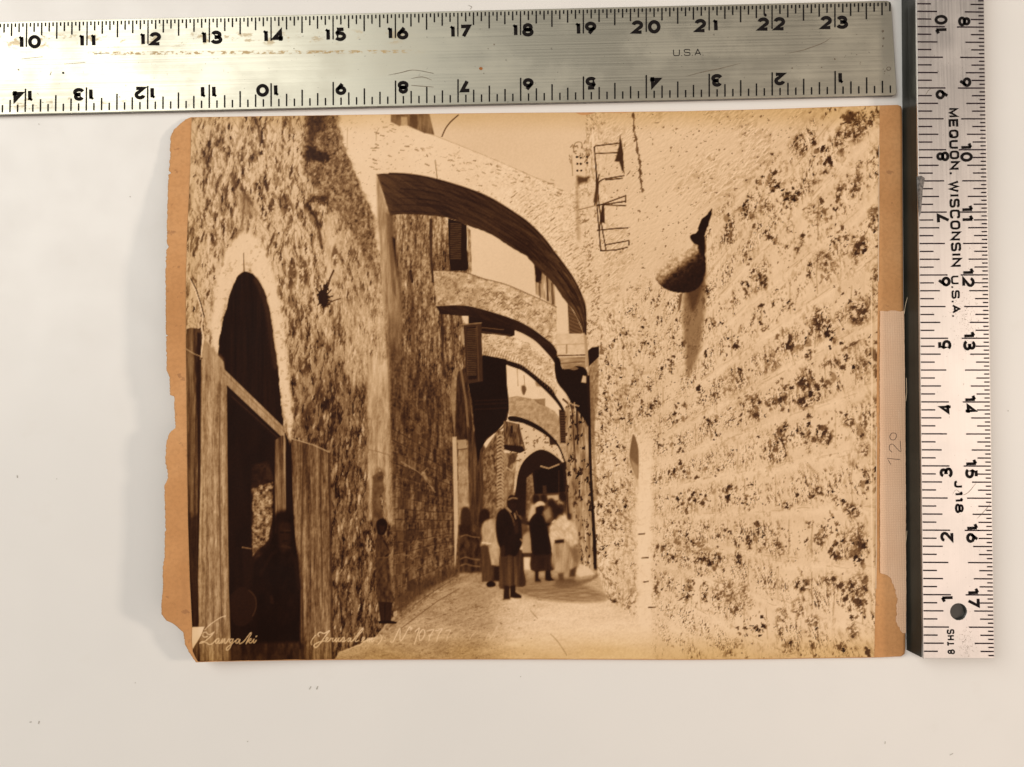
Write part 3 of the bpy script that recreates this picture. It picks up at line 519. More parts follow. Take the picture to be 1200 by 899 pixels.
    for (x0, y0, rx, ry) in [(363, 490, 6, 12), (356, 492, 4, 12), (375, 460, 6, 12), (347, 475, 3, 14), (377, 498, 4, 10), (341, 420, 3, 14), (358, 430, 5, 12), (344, 385, 5, 14), (328, 340, 4, 14), (335, 365, 2, 6), (362, 362, 5, 5), (342, 320, 5, 18), (355, 320, 6, 20), (371, 330, 4, 14), (392, 300, 4, 14)]:
        u = (X - x0 + 3 * (n2 - .5)) / rx; v = (Y - y0) / ry; p.put(sst(1.2, .6, np.sqrt(u * u + v * v)) * sst(.3, .55, N(2.5, 4, 3, 263)), .27, .75)
    # little bush on the wall
    p.P(smooth([(372, 345), (379, 338), (385, 328), (384, 345), (386, 356), (379, 361), (373, 354)], 3, True), .09, 1.3, .95, rough=3.5, rs=3); p.S([(382, 342), (387, 326), (391, 317)], 2, .2, .8); [p.S([(379, 350), (379 + 11 * math.cos(a), 347 + 13 * math.sin(a))], 1.3, .14, .8) for a in (-2.4, -1.9, -1.5, -1.1, -.6, 0, .5, 1.1, 1.6, 2.2)]; p.S([(384, 356), (392, 352), (399, 350)], 1.4, .3, .8)
    # pale surround of the doorway
    p.P(smooth([(256, 420), (247, 390), (250, 350), (258, 315), (268, 290), (285, 272), (305, 285), (318, 310), (326, 340), (332, 380), (338, 430), (343, 500), (338, 512), (330, 470), (300, 330), (285, 318), (268, 345), (258, 400)], 4, True), .835 - .12 * sst(.66, .74, N(5, 5, 3, 268)), 3.5, .94, rough=3)
    p.S([(285.5, 297), (286, 318)], 1, .35, .8)
    # ================= doorway
    door = smooth([(255, 418), (258, 393), (265, 363), (272.6, 336), (279, 323), (286, 319), (293, 320), (300, 325), (309, 339.5), (316.6, 367), (321, 400), (326, 433), (329, 470), (333, 505)], 4) + [(333, 512), (262, 445), (257, 430)]
    dkw = .085 + .10 * (fbm(X / 2.4, Y / 60, 3, 270) - .45)
    p.P(door, dkw, .9, rough=1.0)
    p.S(smooth([(300, 328), (308, 345), (315, 372), (319, 402), (323, 430)], 4), 5, .30, .45, 3)
    p.P([(218, 392), (236, 384), (238, 410), (262, 440), (334, 508), (338, 516), (352, 600), (354, 790), (218, 790)], .07 + .05 * (N(9, 30, 2, 274) - .5), .9)
    # inside
    p.P([(295, 545), (315, 540), (321, 560), (321, 600), (318, 640), (297, 660), (294, 600)], .15 + .2 * (N(7, 7, 3, 276) - .5), 2, .9)
    p.P([(296, 572), (319, 566), (319, 606), (315, 632), (302, 645), (296, 652)], .46 + .9 * (N(3.4, 3.4, 4, 278) - .5), 1.5, .92, rough=2)
    p.P([(264, 452), (332, 516), (333, 524), (266, 462)], .10, 1.2, .9); p.S([(272, 465), (328, 515)], 1, .26, .5)
    p.P([(284, 640), (296, 640), (297, 690), (286, 690)], .11, 2, .7); p.S([(284, 641.5), (294, 643)], 1.4, .45, .8)
    # timbers
    wood = lambda b, c, seed: b + c * (fbm(X / 3.0, Y / 70, 4, seed, .6) - .5) + .20 * (fbm(X / 2.2, Y / 12, 3, seed + 5) - .5)
    p.P([(218, 386), (224, 384), (236, 386), (236, 420), (235, 560), (233, 790), (218, 790)], wood(.30, .5, 281), .9); p.P([(231, 390), (235, 390), (234, 730), (230, 735), (232, 560)], .10, 1.2, .85); p.P([(222, 420), (227, 420), (226, 600), (222, 600)], .5, 2, .4)
    p.P([(219, 610), (235, 600), (232, 735), (222, 736)], .13, 2.5, .7)
    p.P([(236, 410), (240, 398), (262, 424), (266, 452), (267, 600), (268, 690), (271, 775), (234, 775), (232, 680), (235, 560)], wood(.53, .42, 286) + .16 * (N(1.6, 4, 3, 288) - .5), .9)
    p.S([(258, 432), (257, 560), (259, 690), (261, 775)], 1.2, .3, .65); p.S([(264, 450), (266, 600), (269, 775)], 1.6, .48, .5)
    p.P([(237, 396), (262, 420), (264, 450), (250, 445), (238, 425)], .62, 3, .5)
    p.P([(258, 428), (333, 501), (334, 511), (330, 512), (262, 448), (257, 440)], wood(.56, .1, 290) + .12 * (N(5, 2, 3, 291, .75) - .5), .8); p.S([(262, 437), (333, 506)], .9, .42, .5)
    p.P([(322, 516), (331, 510), (335, 514), (337, 600), (334, 625), (322, 625)], wood(.33, .5, 295), 1); p.S([(333, 512), (335, 598)], 1.8, .62, .7)
    p.P([(335, 530), (342, 516), (344, 600), (344, 625), (335, 612)], .08, 1.2)
    p.P([(341, 514), (356, 519), (371, 521), (386, 530), (387, 600), (389, 790), (350, 790), (352, 690), (344, 610)], wood(.36, .50, 300) + .16 * (N(1.6, 4, 3, 303) - .5) + .05 * sst(520, 600, Y), .9)
    p.S([(356, 520), (353, 640), (356, 775)], 1.4, .18, .55, 1.5); p.S([(375, 525), (376, 600), (378, 700)], 1.3, .22, .55, 1.2); p.S([(386, 532), (387, 620), (390, 775)], 2, .2, .6, 1.5); p.S([(341, 514), (366, 521), (386, 530)], 1.1, .7, .6)
    # seated figure in the dark doorway, round shape beside him
    p.P(smooth([(300, 668), (312, 640), (320, 628), (320, 610), (326, 600), (338, 599), (344, 612), (343, 636), (350, 652), (353, 700), (353, 745), (350, 765), (292, 765), (292, 700)], 4, True), .04 + .09 * (fbm(X / 9, Y / 16, 3, 304) - .4), 4, .9)
    p.P(smooth([(326, 616), (333, 612), (340, 616), (339, 640), (333, 648), (327, 640)], 4, True), .17, 3, .75); p.S([(328, 606), (341, 606)], 6, .06, .7, 3); p.S([(329, 624), (332, 624)], 1.5, .05, .8, 1.2); p.S([(336, 624), (339, 624)], 1.5, .05, .8, 1.2); p.S([(332, 634), (337, 634)], 1.2, .05, .7, 1.2); p.S([(306, 672), (318, 650), (324, 646)], 2, .12, .6, 3); p.S([(346, 655), (351, 690)], 3, .13, .5, 3); p.S([(333, 622), (340, 622)], 1.5, .2, .6); p.S([(331, 640), (340, 642)], 2, .24, .5, 2)
    p.P(smooth([(270, 700), (283, 688), (297, 695), (301, 708), (296, 725), (284, 734), (273, 728)], 5, True), .135, 1.6, .8)
    p.S(smooth([(292, 692), (299, 700), (300, 712), (296, 722)], 4), 1.2, .30, .5); p.S([(318, 700), (319, 706)], 3, .2, .5, 2)
    p.P([(268, 755), (350, 752), (360, 775), (268, 778)], .22 + .3 * (fbm(X / 5, Y / 14, 3, 305) - .5), 3, .75)
    # scratches and cracks of the old print near the left edge
    p.S([(222, 326), (228, 338), (234, 356), (238, 372), (236, 382), (238, 396), (235, 420)], 1.6, .9, .8); p.S([(223.5, 327), (229.5, 338), (235.5, 356), (239.3, 372)], .9, .15, .9); p.S([(236.5, 392), (234.5, 420), (237, 420)], .8, .15, .7)
    p.S([(218, 409), (228, 415), (236, 418)], .9, .75, .6); p.S([(240, 420), (250, 432)], .8, .5, .5)
    # ================= people in the street
    def body(pts, v, soft=1.1, k=.95, n=4): p.P(smooth(pts, n, True), v, soft, k)
    # boy in the niche
    nb = .05 * (N(3, 5, 2, 310) - .5)
    body([(441, 614), (444, 609), (450, 608), (454, 613), (453, 621), (449, 627), (443, 626)], .07); p.P([(444, 616), (451, 616), (450, 623), (446, 625)], .2, 1.2, .6)
    p.P(smooth([(441, 632), (446, 627), (452, 632), (458, 641), (459, 646), (455, 652), (457, 668), (460, 690), (461, 706), (453, 709), (443, 706), (441, 680)], 3, True), .25 + 4 * nb + .1 * (fbm(X / 2, Y / 16, 2, 312) - .5), .8)
    p.S([(450, 634), (455, 642), (457, 648), (452, 652)], 2, .12, .8); p.S([(442, 654), (455, 653)], 1, .38, .6)
    p.P([(443, 705), (460, 706), (458, 729), (446, 730)], .16, .8); p.S([(451, 708), (451, 728)], 1, .07, .8); p.P([(443, 728), (456, 727), (465, 729), (464, 731), (452, 731), (444, 731)], .08, .8)
    p.P([(455, 640), (461, 640), (462, 700), (458, 690)], .62, 2, .4)
    # woman in white, from behind
    body([(562, 612), (562, 602), (567, 596), (573, 599), (574, 610), (571, 617)], .12, 1.5)
    body([(564, 622), (567, 612), (576, 608), (584, 612), (587, 640), (587, 664), (577, 664), (570, 640), (563, 640), (565, 632)], .62 + .3 * (fbm(X / 2.4, Y / 9, 3, 316) - .5), 1.8); p.P([(568, 612), (576, 610), (580, 616), (570, 620)], .66, 2, .6); p.S([(565, 636), (575, 637)], 1.5, .88, .7)
    p.P([(564, 640), (572, 639), (576, 662), (588, 664), (588, 681), (565, 682), (564, 660)], .27 + .2 * (fbm(X / 2, Y / 20, 2, 315) - .5), 1); p.P([(579, 664), (590, 664), (590, 682), (579, 680)], .12, 1.2)
    p.P(smooth([(570, 684), (575, 681), (580, 683), (580, 687), (572, 688)], 3, True), .06, .8)
    # standing man in dark coat
    p.P(smooth([(586, 690), (585, 676), (586, 648), (598, 645), (612, 645), (614, 668), (616, 686), (602, 688)], 3, True), .25 + .3 * (fbm(X / 2.2, Y / 40, 3, 318) - .5), .8); p.S([(601, 650), (602, 686)], 1.6, .13, .7, 1.2)
    p.P(smooth([(581, 618), (583, 602), (590, 596), (597, 594), (604, 598), (610, 604), (612, 620), (613, 634), (608, 645), (604, 652), (597, 650), (590, 652), (587, 645), (583, 634)], 3, True), .065 + .07 * (fbm(X / 3, Y / 12, 3, 319) - .35), 1.1)
    body([(594, 588), (596, 582), (601, 580), (606, 583), (606.5, 590), (604, 597), (599, 599), (595, 595)], .09); p.P([(597, 590), (606, 589), (604, 597), (599, 597)], .15, 1, .7); p.S(smooth([(596, 585.5), (601, 583.5), (606, 584.5)], 4), 1.5, .58, .85)
    p.S([(592, 595), (597, 600), (601, 608), (603, 616)], 1.2, .5, .75); p.S([(594, 595), (599, 600)], 1.4, .72, .8); p.S([(603, 602), (604.5, 608)], 1.6, .68, .8); p.S([(605, 599), (607, 604)], 1, .5, .7); p.P([(601, 612), (607, 610), (608, 624), (604, 626)], .2, 1.2, .7)
    p.S([(609, 605), (611, 608)], 2, .6, .7); body([(586, 643), (590, 639), (592, 644), (591, 651), (587, 652)], .17, 1); p.S([(610, 632), (612, 634)], 1.5, .6, .8)
    p.P([(591, 686), (597, 687), (597, 697), (598, 702), (590, 703), (590, 698)], .14, .8); p.P([(598, 687), (604, 686), (604, 694), (611, 698), (611, 701), (603, 701), (598, 700)], .10, .8); p.S([(590, 702), (598, 703)], 1.2, .4, .5)
    # background figures behind him
    p.P([(612, 622), (625, 616), (625, 648), (612, 648)], .60, 1.2, .9); p.P([(610, 605), (617, 604), (620, 622), (612, 628)], .22, 2.5, .8); p.P([(611, 648), (626, 648), (626, 653), (612, 653)], .14, 1, .9); p.P([(618, 610), (623, 592), (628, 590), (628, 602), (621, 612)], .76, 1.6, .9)
    # second man, pale hat
    p.P(smooth([(622, 668), (624, 646), (634, 644), (646, 646), (648, 656), (650, 667), (640, 669)], 3, True), .16 + .1 * (fbm(X / 2, Y / 20, 2, 320) - .5), .9)
    p.P(smooth([(620, 614), (624, 605), (630, 601), (637, 606), (640, 613), (646, 613), (645, 617), (641, 616), (644, 630), (646, 648), (635, 650), (624, 649), (622, 632)], 3, True), .065, .9)
    body([(628, 596), (632, 592), (637, 594), (637, 600), (634, 603), (629, 602)], .08); p.P(smooth([(627, 592), (630, 588), (636, 588), (639, 592), (634, 592.5), (629, 594)], 3, True), .80, .8)
    p.P([(627, 669), (631, 669), (631, 678), (634, 680), (633, 682), (627, 682)], .09, .8); p.P([(639, 669), (645, 668), (646, 677), (650, 680), (643, 681), (639, 680)], .07, .8); p.P(smooth([(627, 681), (634, 681), (634, 683), (627, 683)], 2, True), .33, .8, .7)
    p.P([(648, 602), (655, 600), (655, 610), (648, 614)], .12, 2, .8); p.P([(636, 600), (644, 594), (646, 606), (640, 611)], .62, 2, .7)
    # robed figure in white, blurred by movement
    p.P(smooth([(644, 617), (652, 609), (658, 600), (664, 604), (672, 614), (677, 624), (678, 634), (674, 640), (668, 641), (664, 634), (654, 635), (646, 632)], 3, True), .76 + .35 * (fbm((X + Y) / 5, (X - Y) / 2.6, 3, 324) - .5), 2.4, .95)
    p.P(smooth([(648, 646), (649, 637), (662, 634), (668, 640), (676, 640), (677, 664), (668, 667), (662, 672), (650, 668), (646, 658)], 3, True), .58 + .4 * (fbm(X / 2.2, Y / 18, 3, 323) - .5), 2, .95)
    p.P([(650, 633), (661, 632), (661, 636), (650, 637)], .07, 1.1, .95); p.S([(646, 622), (658, 620), (662, 627)], 1.6, .62, .6, 2); p.P([(667, 642), (678, 643), (678, 664), (672, 656)], .34, 2.5, .6); p.S([(668, 618), (673, 630), (670, 640)], 1.5, .62, .5, 2)
    p.S([(648, 612), (650, 610)], 2.2, .85, .8); p.P([(655, 590), (661, 592), (660, 604), (654, 603)], .1, 1.6, .85); p.S([(667, 604), (667, 607)], 4, .1, .8, 2)
    p.P([(654, 672), (660, 671), (661, 680), (655, 680)], .25, 1.6, .85); p.P([(668, 668), (676, 664), (674, 676), (667, 676)], .16, 1.8, .85); p.P([(650, 680), (672, 677), (674, 682), (652, 684)], .25, 2.5, .6)
    # the passers-by moved during the exposure
    def shift(A, i, j): return np.roll(np.roll(A, i, 0), j, 1)
    def blurred(A): B = (A * 2 + shift(A, 1, 0) + shift(A, -1, 0) + shift(A, 0, 1) + shift(A, 0, -1)) / 6; return (B * 2 + shift(B, 1, 1) + shift(B, -1, -1) + shift(B, 1, -1) + shift(B, -1, 1)) / 6
    mv = p.poly([(616, 580), (682, 580), (682, 690), (616, 690)], 5) ; b1_ = blurred(blurred(p.L)); p.L += (b1_ - p.L) * mv * .5
    mv = p.poly([(536, 575), (616, 575), (616, 705), (536, 705)], 5); p.L += (blurred(p.L) - p.L) * mv * .5
    # ================= creases, foxing, fading of the whole print
    p.S([(690, 137), (694, 150), (695, 165), (694, 176)], 1.2, .9, .6)
    p.S([(1021, 330), (1022, 450), (1021, 560), (1022, 640), (1023, 700)], 1.2, .93, .65); p.S([(1024, 330), (1024, 640)], 3, .66, .3, 2)
    L = p.L
    L = L + .05 * (N(1.3, 1.3, 2, 330) - .5) + .03 * (N(90, 70, 2, 331) - .5)
    L = np.clip(L, .03, .97); L = L + .10 * (sst(.1, .85, L) - L) * 1.6
    # written in white along the foot of the print
    p.L = L
    W = .90
    def ink(pts, w=1.0, k=.8, o=(0, 0), s=1.0, n=4): p.S(smooth([(o[0] + a * s, o[1] + b * s) for a, b in pts], n), w, W, k * .9, .5)
    o, s = (220, 690), 1 / 6
    ink([(265, 193), (232, 202), (185, 232), (150, 258), (120, 290)], .9, .75, o, s)
    ink([(140, 335), (118, 340), (104, 328), (108, 310), (128, 306), (140, 318), (158, 322), (185, 305), (160, 335), (130, 362), (100, 380), (86, 384), (100, 372), (128, 378), (150, 392), (172, 386), (196, 362)], 1.1, .85, o, s)
    ink([(222, 352), (204, 354), (196, 372), (204, 384), (222, 360), (218, 382), (230, 380), (246, 352), (240, 382), (262, 352), (258, 380), (268, 382), (290, 352)], 1.0, .85, o, s)
    ink([(318, 354), (302, 354), (294, 370), (302, 382), (318, 358), (308, 390), (292, 422), (276, 432), (272, 418), (300, 394), (338, 364)], 1.0, .85, o, s)
    ink([(362, 356), (346, 356), (338, 372), (348, 384), (366, 358), (362, 382), (374, 384), (398, 366), (440, 312), (446, 318), (424, 356), (410, 388), (430, 358), (446, 350), (442, 362), (428, 368), (442, 382), (458, 366), (466, 354), (460, 376), (470, 378), (482, 362)], 1.0, .85, o, s); ink([(480, 336), (484, 334)], 1.3, .8, o, s)
    o, s = (350, 715), 1 / 4.615
    ink([(92, 135), (76, 155), (68, 172), (70, 188)], 1.0, .8, o, s)
    ink([(110, 142), (104, 130), (116, 120), (138, 126), (166, 112), (146, 138), (118, 178), (98, 200), (86, 200), (84, 188), (108, 174), (140, 166)], 1.1, .9, o, s)
    e_ = [(0, 170), (13, 157), (14, 149), (7, 150), (3, 163), (9, 171), (20, 166)]
    r_ = [(0, 166), (9, 151), (12, 155), (20, 153), (16, 166), (22, 170), (30, 162)]
    u_ = [(0, 164), (8, 151), (4, 166), (9, 171), (22, 151), (18, 166), (23, 171), (32, 164)]
    s_ = [(0, 164), (13, 147), (18, 158), (14, 170), (5, 170), (15, 171), (28, 163)]
    a_ = [(20, 153), (10, 151), (3, 162), (8, 171), (20, 153), (18, 167), (24, 171), (33, 163)]
    l_ = [(0, 164), (28, 124), (48, 100), (53, 98), (48, 112), (24, 140), (13, 160), (14, 171), (28, 164)]
    m_ = [(0, 164), (9, 151), (4, 171), (16, 152), (20, 154), (15, 171), (28, 152), (32, 154), (27, 168), (33, 171), (42, 164)]
    for g, ox in ((e_, 144), (r_, 166), (u_, 196), (s_, 229), (a_, 262), (l_, 296), (e_, 340), (m_, 366)): ink([(x + ox * 1.0, y) for x, y in g], 1.0, .85, o, s, 3)
    ink([(440, 132), (450, 148), (444, 168), (430, 182)], 1.0, .75, o, s); ink([(466, 150), (470, 151)], 1.0, .6, o, s); ink([(464, 166), (468, 167)], 1.0, .6, o, s)
    ink([(496, 168), (510, 172), (540, 110), (548, 104), (552, 168), (596, 96), (606, 94)], 1.1, .8, o, s); ink([(606, 98), (614, 100), (608, 108), (602, 104), (610, 98)], .9, .7, o, s)
    ink([(630, 116), (652, 98), (640, 140), (626, 184)], 1.1, .8, o, s); ink([(668, 106), (652, 132), (654, 162), (668, 158), (682, 130), (678, 108), (668, 106)], 1.1, .8, o, s)
    ink([(694, 112), (712, 108), (730, 106), (712, 136), (704, 166)], 1.0, .75, o, s); ink([(738, 112), (756, 108), (776, 100), (756, 136), (746, 170)], 1.0, .75, o, s); ink([(700, 138), (724, 134)], .9, .6, o, s)
    ink([(796, 112), (822, 108), (808, 138), (800, 166)], 1.0, .6, o, s); ink([(870, 112), (884, 106), (900, 116)], .9, .4, o, s); ink([(922, 168), (936, 140), (958, 118)], .9, .4, o, s); ink([(1012, 160), (1024, 134), (1036, 140), (1030, 162), (1048, 138), (1072, 92), (1052, 160)], 1.0, .4, o, s)
    # scuffed pale corner
    tear = p.poly([(224, 735), (240, 734.5), (237, 742), (233, 750), (228, 757), (224, 764)], .8)
    p.put(tear, .93, .9); p.S([(240, 735), (236, 745), (230, 755), (225, 764)], 1, .3, .5)
    p.S([(740, 768), (746, 760), (752, 766), (748, 770)], 1, .95, .4)
    L = np.clip(p.L, .02, .98)
    # tone to colour: albumen sepia
    st = np.array([0, .12, .3, .5, .7, .85, 1.0])
    cr = np.array([[18, 7, 4], [40, 20, 11], [88, 58, 33], [137, 105, 71], [182, 151, 115], [211, 182, 149], [229, 205, 176]], float)
    col = np.stack([np.interp(L, st, cr[:, i]) for i in range(3)], -1) / 255.0
    # yellow-brown toning creeping in from the edges of the old paper
    e = np.maximum(sst(728, 778, Y) * .9, np.maximum(sst(160, 126, Y) * .75, np.maximum(sst(250, 216, X) * .35, sst(1006, 1030, X) * .12)))
    e = np.clip(e * (.7 + .6 * fbm(X / 50, Y / 20, 2, 340)), 0, 1)[..., None]
    col = col * (1 - e * np.array([.10, .15, .30]))
    lin = np.where(col <= .04045, col / 12.92, ((col + .055) / 1.055) ** 2.4)
    return lin.astype(np.float32), L
# ================================================================ materials
def m_table():
    M = Mat('table_laminate', .38); v = M.coords()
    a = M.noise(v, 9, 3); b = M.noise(v, 60, 4); c = M.noise(v, 900, 2)
    col = M.ramp(a, [(.3, (.765, .760, .745)), (.7, (.800, .790, .770))])
    col = M.mix(M.range(b, .62, .75, 0, .25), col, (.74, .72, .69))
    M.color(col); M.rough(M.range(b, .3, .7, .34, .46)); M.bump(c, .03, .0001); return M.m
def m_metal(name, base, r0, r1, axis, rust=None, seed=0.0):
    M = Mat(name, .35, 1.0); sc = (1.2, 260, 1) if axis == 'x' else (260, 1.2, 1)
    v = M.coords(sc, loc=(seed, seed, 0)); w = M.coords(loc=(seed, 0, 0))
    a = M.noise(v, 6, 3, .6); a2 = M.noise(M.coords((8, 900, 1) if axis == 'x' else (900, 8, 1)), 3, 2); b = M.noise(w, 45, 5, .6); c = M.noise(w, 700, 2); d = M.noise(w, 14, 3)
    col = M.ramp(a, [(.3, tuple(k * .95 for k in base)), (.7, tuple(min(1, k * 1.02) for k in base))])
    col = M.mix(M.range(a2, .35, .7, 0, .07), col, (.45, .43, .40))
    col = M.mix(M.range(d, .45, .7, 0, .25), col, tuple(k * .80 for k in base))
    pit = M.range(c, .70, .76, 0, .5); col = M.mix(pit, col, (.18, .16, .14))
    r = M.math('ADD', M.range(a, .3, .7, r0, r1), M.math('MULTIPLY', M.range(b, .4, .7, 0, .1), 1.0))
    if rust:
        xyz = M.xyz(M.coords()); masks = None
        for (y, hw, x0, x1, thr, sc_, k, slope) in rust:
            yy = M.math('SUBTRACT', M.math('SUBTRACT', xyz[1], y), M.math('MULTIPLY', xyz[0], slope))
            band = M.range(M.math('ABSOLUTE', yy), hw * .4, hw, 1, 0)
            bx = M.math('MULTIPLY', M.range(xyz[0], x0 - .004, x0 + .004), M.range(xyz[0], x1 - .01, x1 + .01, 1, 0))
            n = M.range(M.noise(M.coords((1, 1.6, 1)), sc_, 5, .65), thr, thr + .10)
            m = M.math('MULTIPLY', M.math('MULTIPLY', band, bx), M.math('MULTIPLY', n, k)); masks = m if masks is None else M.math('MAXIMUM', masks, m)
        col = M.mix(masks, col, (.50, .32, .10)); r = M.math('ADD', r, M.math('MULTIPLY', masks, .3))
        mt = M.math('SUBTRACT', 1.0, M.math('MULTIPLY', masks, .8)); M.l(mt, M.b.inputs['Metallic'])
    M.color(col); M.rough(r); M.bump(a2, .05, .00004); return M.m
def m_plain(name, color, rough=.5, metal=0.0, ns=200, var=.2):
    M = Mat(name, rough, metal); n = M.noise(M.coords(), ns, 4)
    M.color(M.ramp(n, [(.3, tuple(k * (1 - var) for k in color)), (.7, tuple(min(1, k * (1 + var)) for k in color))])); return M.m
def m_ink(name, color):
    m = m_plain(name, color, .85, 0, 500, .4); m.node_tree.nodes['Principled BSDF'].inputs['Specular IOR Level'].default_value = .12; return m
def m_card():
    M = Mat('brown_card', .82); v = M.coords(); a = M.noise(v, 22, 4, .6); b = M.noise(v, 700, 3); c = M.noise(M.coords((1, .12, 1)), 160, 3); d = M.noise(v, 260, 3)
    col = M.ramp(a, [(.28, (.50, .235, .080)), (.5, (.60, .300, .115)), (.72, (.68, .37, .16))])
    col = M.mix(M.range(b, .4, .65, 0, .22), col, (.36, .17, .06)); col = M.mix(M.range(c, .55, .75, 0, .3), col, (.40, .19, .07)); col = M.mix(M.range(d, .66, .72, 0, .5), col, (.27, .12, .05))
    M.color(col); M.bump(b, .25, .0002); return M.m
def m_linen():
    M = Mat('linen_tape', .9); v = M.coords()
    w1 = M.n('ShaderNodeTexWave'); w1.bands_direction = 'X'; M.l(v, w1.inputs[0]); w1.inputs['Scale'].default_value = 330; w1.inputs['Distortion'].default_value = 2.0; w1.inputs['Detail'].default_value = 2
    w2 = M.n('ShaderNodeTexWave'); w2.bands_direction = 'Y'; M.l(v, w2.inputs[0]); w2.inputs['Scale'].default_value = 330; w2.inputs['Distortion'].default_value = 2.0; w2.inputs['Detail'].default_value = 2
    h = M.math('ADD', w1.outputs['Fac'], w2.outputs['Fac']); a = M.noise(v, 30, 3); b = M.noise(M.coords((1, .2, 1)), 260, 3)
    col = M.ramp(a, [(.3, (.76, .50, .325)), (.7, (.84, .585, .40))]); col = M.mix(M.range(h, .3, 1.6, .13, 0), col, (.50, .30, .17)); col = M.mix(M.range(b, .55, .75, 0, .2), col, (.86, .66, .48))
    M.color(col); M.bump(h, .4, .00012); return M.m
def m_print():
    M = Mat('albumen_print', .42); at = M.n('ShaderNodeAttribute'); at.attribute_name = 'tone'
    v = M.coords(); a = M.noise(v, 35, 3); b = M.noise(v, 1500, 2); c = M.noise(v, 12, 3)
    col = M.mix(M.range(a, .3, .7, 0, .04), at.outputs['Color'], (.40, .25, .12), 'MULTIPLY'); M.color(col)
    M.b.inputs['Specular IOR Level'].default_value = .09
    M.rough(M.range(a, .3, .7, .36, .48)); M.bump(M.math('ADD', M.math('MULTIPLY', c, 6.0), b), .06, .0002); return M.m
def band(u0, v0, u1, v1):
    a, b = ray_to_plane(u0, v0, .07), ray_to_plane(u1, v1, .07); sl = (b[1] - a[1]) / (b[0] - a[0]); return a[1] - sl * a[0], sl, a[0], b[0]
b1, b2, b3 = band(108, 62.6, 480, 60.4), band(-300, 53, 475, 43), band(0, 121, 150, 118)
MAT = dict(table=m_table(), print=m_print(), card=m_card(), linen=m_linen(),
    steel=m_metal('worn_brushed_steel', (.56, .54, .45), .38, .48, 'x', [(b1[0], .0009, b1[2], b1[3], .47, 420, .70, b1[1]), (b2[0], .0036, b2[2], b2[3], .53, 170, .42, b2[1]), (b3[0], .0030, b3[2], b3[3], .56, 260, .30, b3[1])], 0.3),
    alu=m_metal('brushed_aluminium', (.68, .66, .648), .38, .48, 'y', None, 1.7),
    side=m_plain('dark_side_metal', (.022, .023, .019), .30, 0.0, 60, .3), edge=m_plain('grey_steel_edge', (.23, .22, .205), .45, .7, 300, .25), ink=m_ink('black_scale_ink', (.010, .008, .008)),
    purple=m_ink('violet_black_ink', (.020, .010, .016)), burr=m_plain('torn_grey_metal', (.16, .15, .145), .6, .5, 900, .6), rust=m_plain('rust', (.42, .15, .03), .8, 0, 700, .4), pencil=m_plain('pencil_lead', (.16, .10, .07), .6, .1, 900, .4), scratch=m_plain('scratch_dark', (.25, .21, .16), .5, .6, 400, .3), paper=m_plain('paper_fibre', (.70, .55, .38), .8, 0, 500, .1), scuff=m_plain('grey_scuff', (.44, .42, .38), .7, 0, 900, .3))

# ================================================================ table
tp = mesh('tabletop', [(-2.2, -2.2, 0), (2.2, -2.2, 0), (2.2, 2.2, 0), (-2.2, 2.2, 0), (-2.2, -2.2, -.03), (2.2, -2.2, -.03), (2.2, 2.2, -.03), (-2.2, 2.2, -.03)],
          [(0, 1, 2, 3), (7, 6, 5, 4), (0, 4, 5, 1), (1, 5, 6, 2), (2, 6, 7, 3), (3, 7, 4, 0)])
table = link('tabletop', tp, MAT['table']); table['kind'] = 'structure'; table['label'] = 'off-white smooth tabletop under the rulers and the old print'
def ribbon(name, pts, w, z, mat, parent, th=.0, taper=False):
    """a thin stroke lying on a surface at height z (inches); pts and w in photograph units"""
    pts = np.array(pts, float); V = []; F = []; n = len(pts)
    for i in range(n):
        t = pts[min(i + 1, n - 1)] - pts[max(i - 1, 0)]; t /= (np.linalg.norm(t) + 1e-9); nn = np.array([-t[1], t[0]])
        ww = w / 2 * (math.sin(math.pi * (i + .6) / (n + .2)) if taper else 1)
        zz = z(pts[i]) if callable(z) else z
        a = pts[i] + nn * ww; b = pts[i] - nn * ww
        V += [ray_to_plane(a[0], a[1], zz), ray_to_plane(b[0], b[1], zz)]
    for i in range(n - 1): F.append((2 * i, 2 * i + 2, 2 * i + 3, 2 * i + 1))
    return link(name, mesh(name, V, F), mat, parent)
for pts, w in [([(362.5, 808), (364.5, 804.5)], 1.2), ([(371, 808), (372.5, 804)], 1.4), ([(34.5, 846.5), (37, 846)], 1.1), ([(45, 848.5), (46, 845)], 1.3), ([(289.5, 869), (290.8, 869)], 1.2), ([(610, 792.5), (610.3, 793.5)], 1.1), ([(1037, 872), (1037.4, 869)], 1.2),
               ([(158, 800), (159, 800.5)], 1.0), ([(66, 561), (67, 561.5)], 1.0), ([(152, 230), (153, 231)], 1.0), ([(45, 145), (46, 146)], 1.0), ([(20, 557), (20.5, 560)], 1.1), ([(549, 6), (553, 8), (551, 11)], .8), ([(1181, 481), (1181.8, 482)], 1.2), ([(1113, 885), (1117, 883)], .8)]:
    ribbon('scuff_mark', pts, w, .004, MAT['scuff'], table)

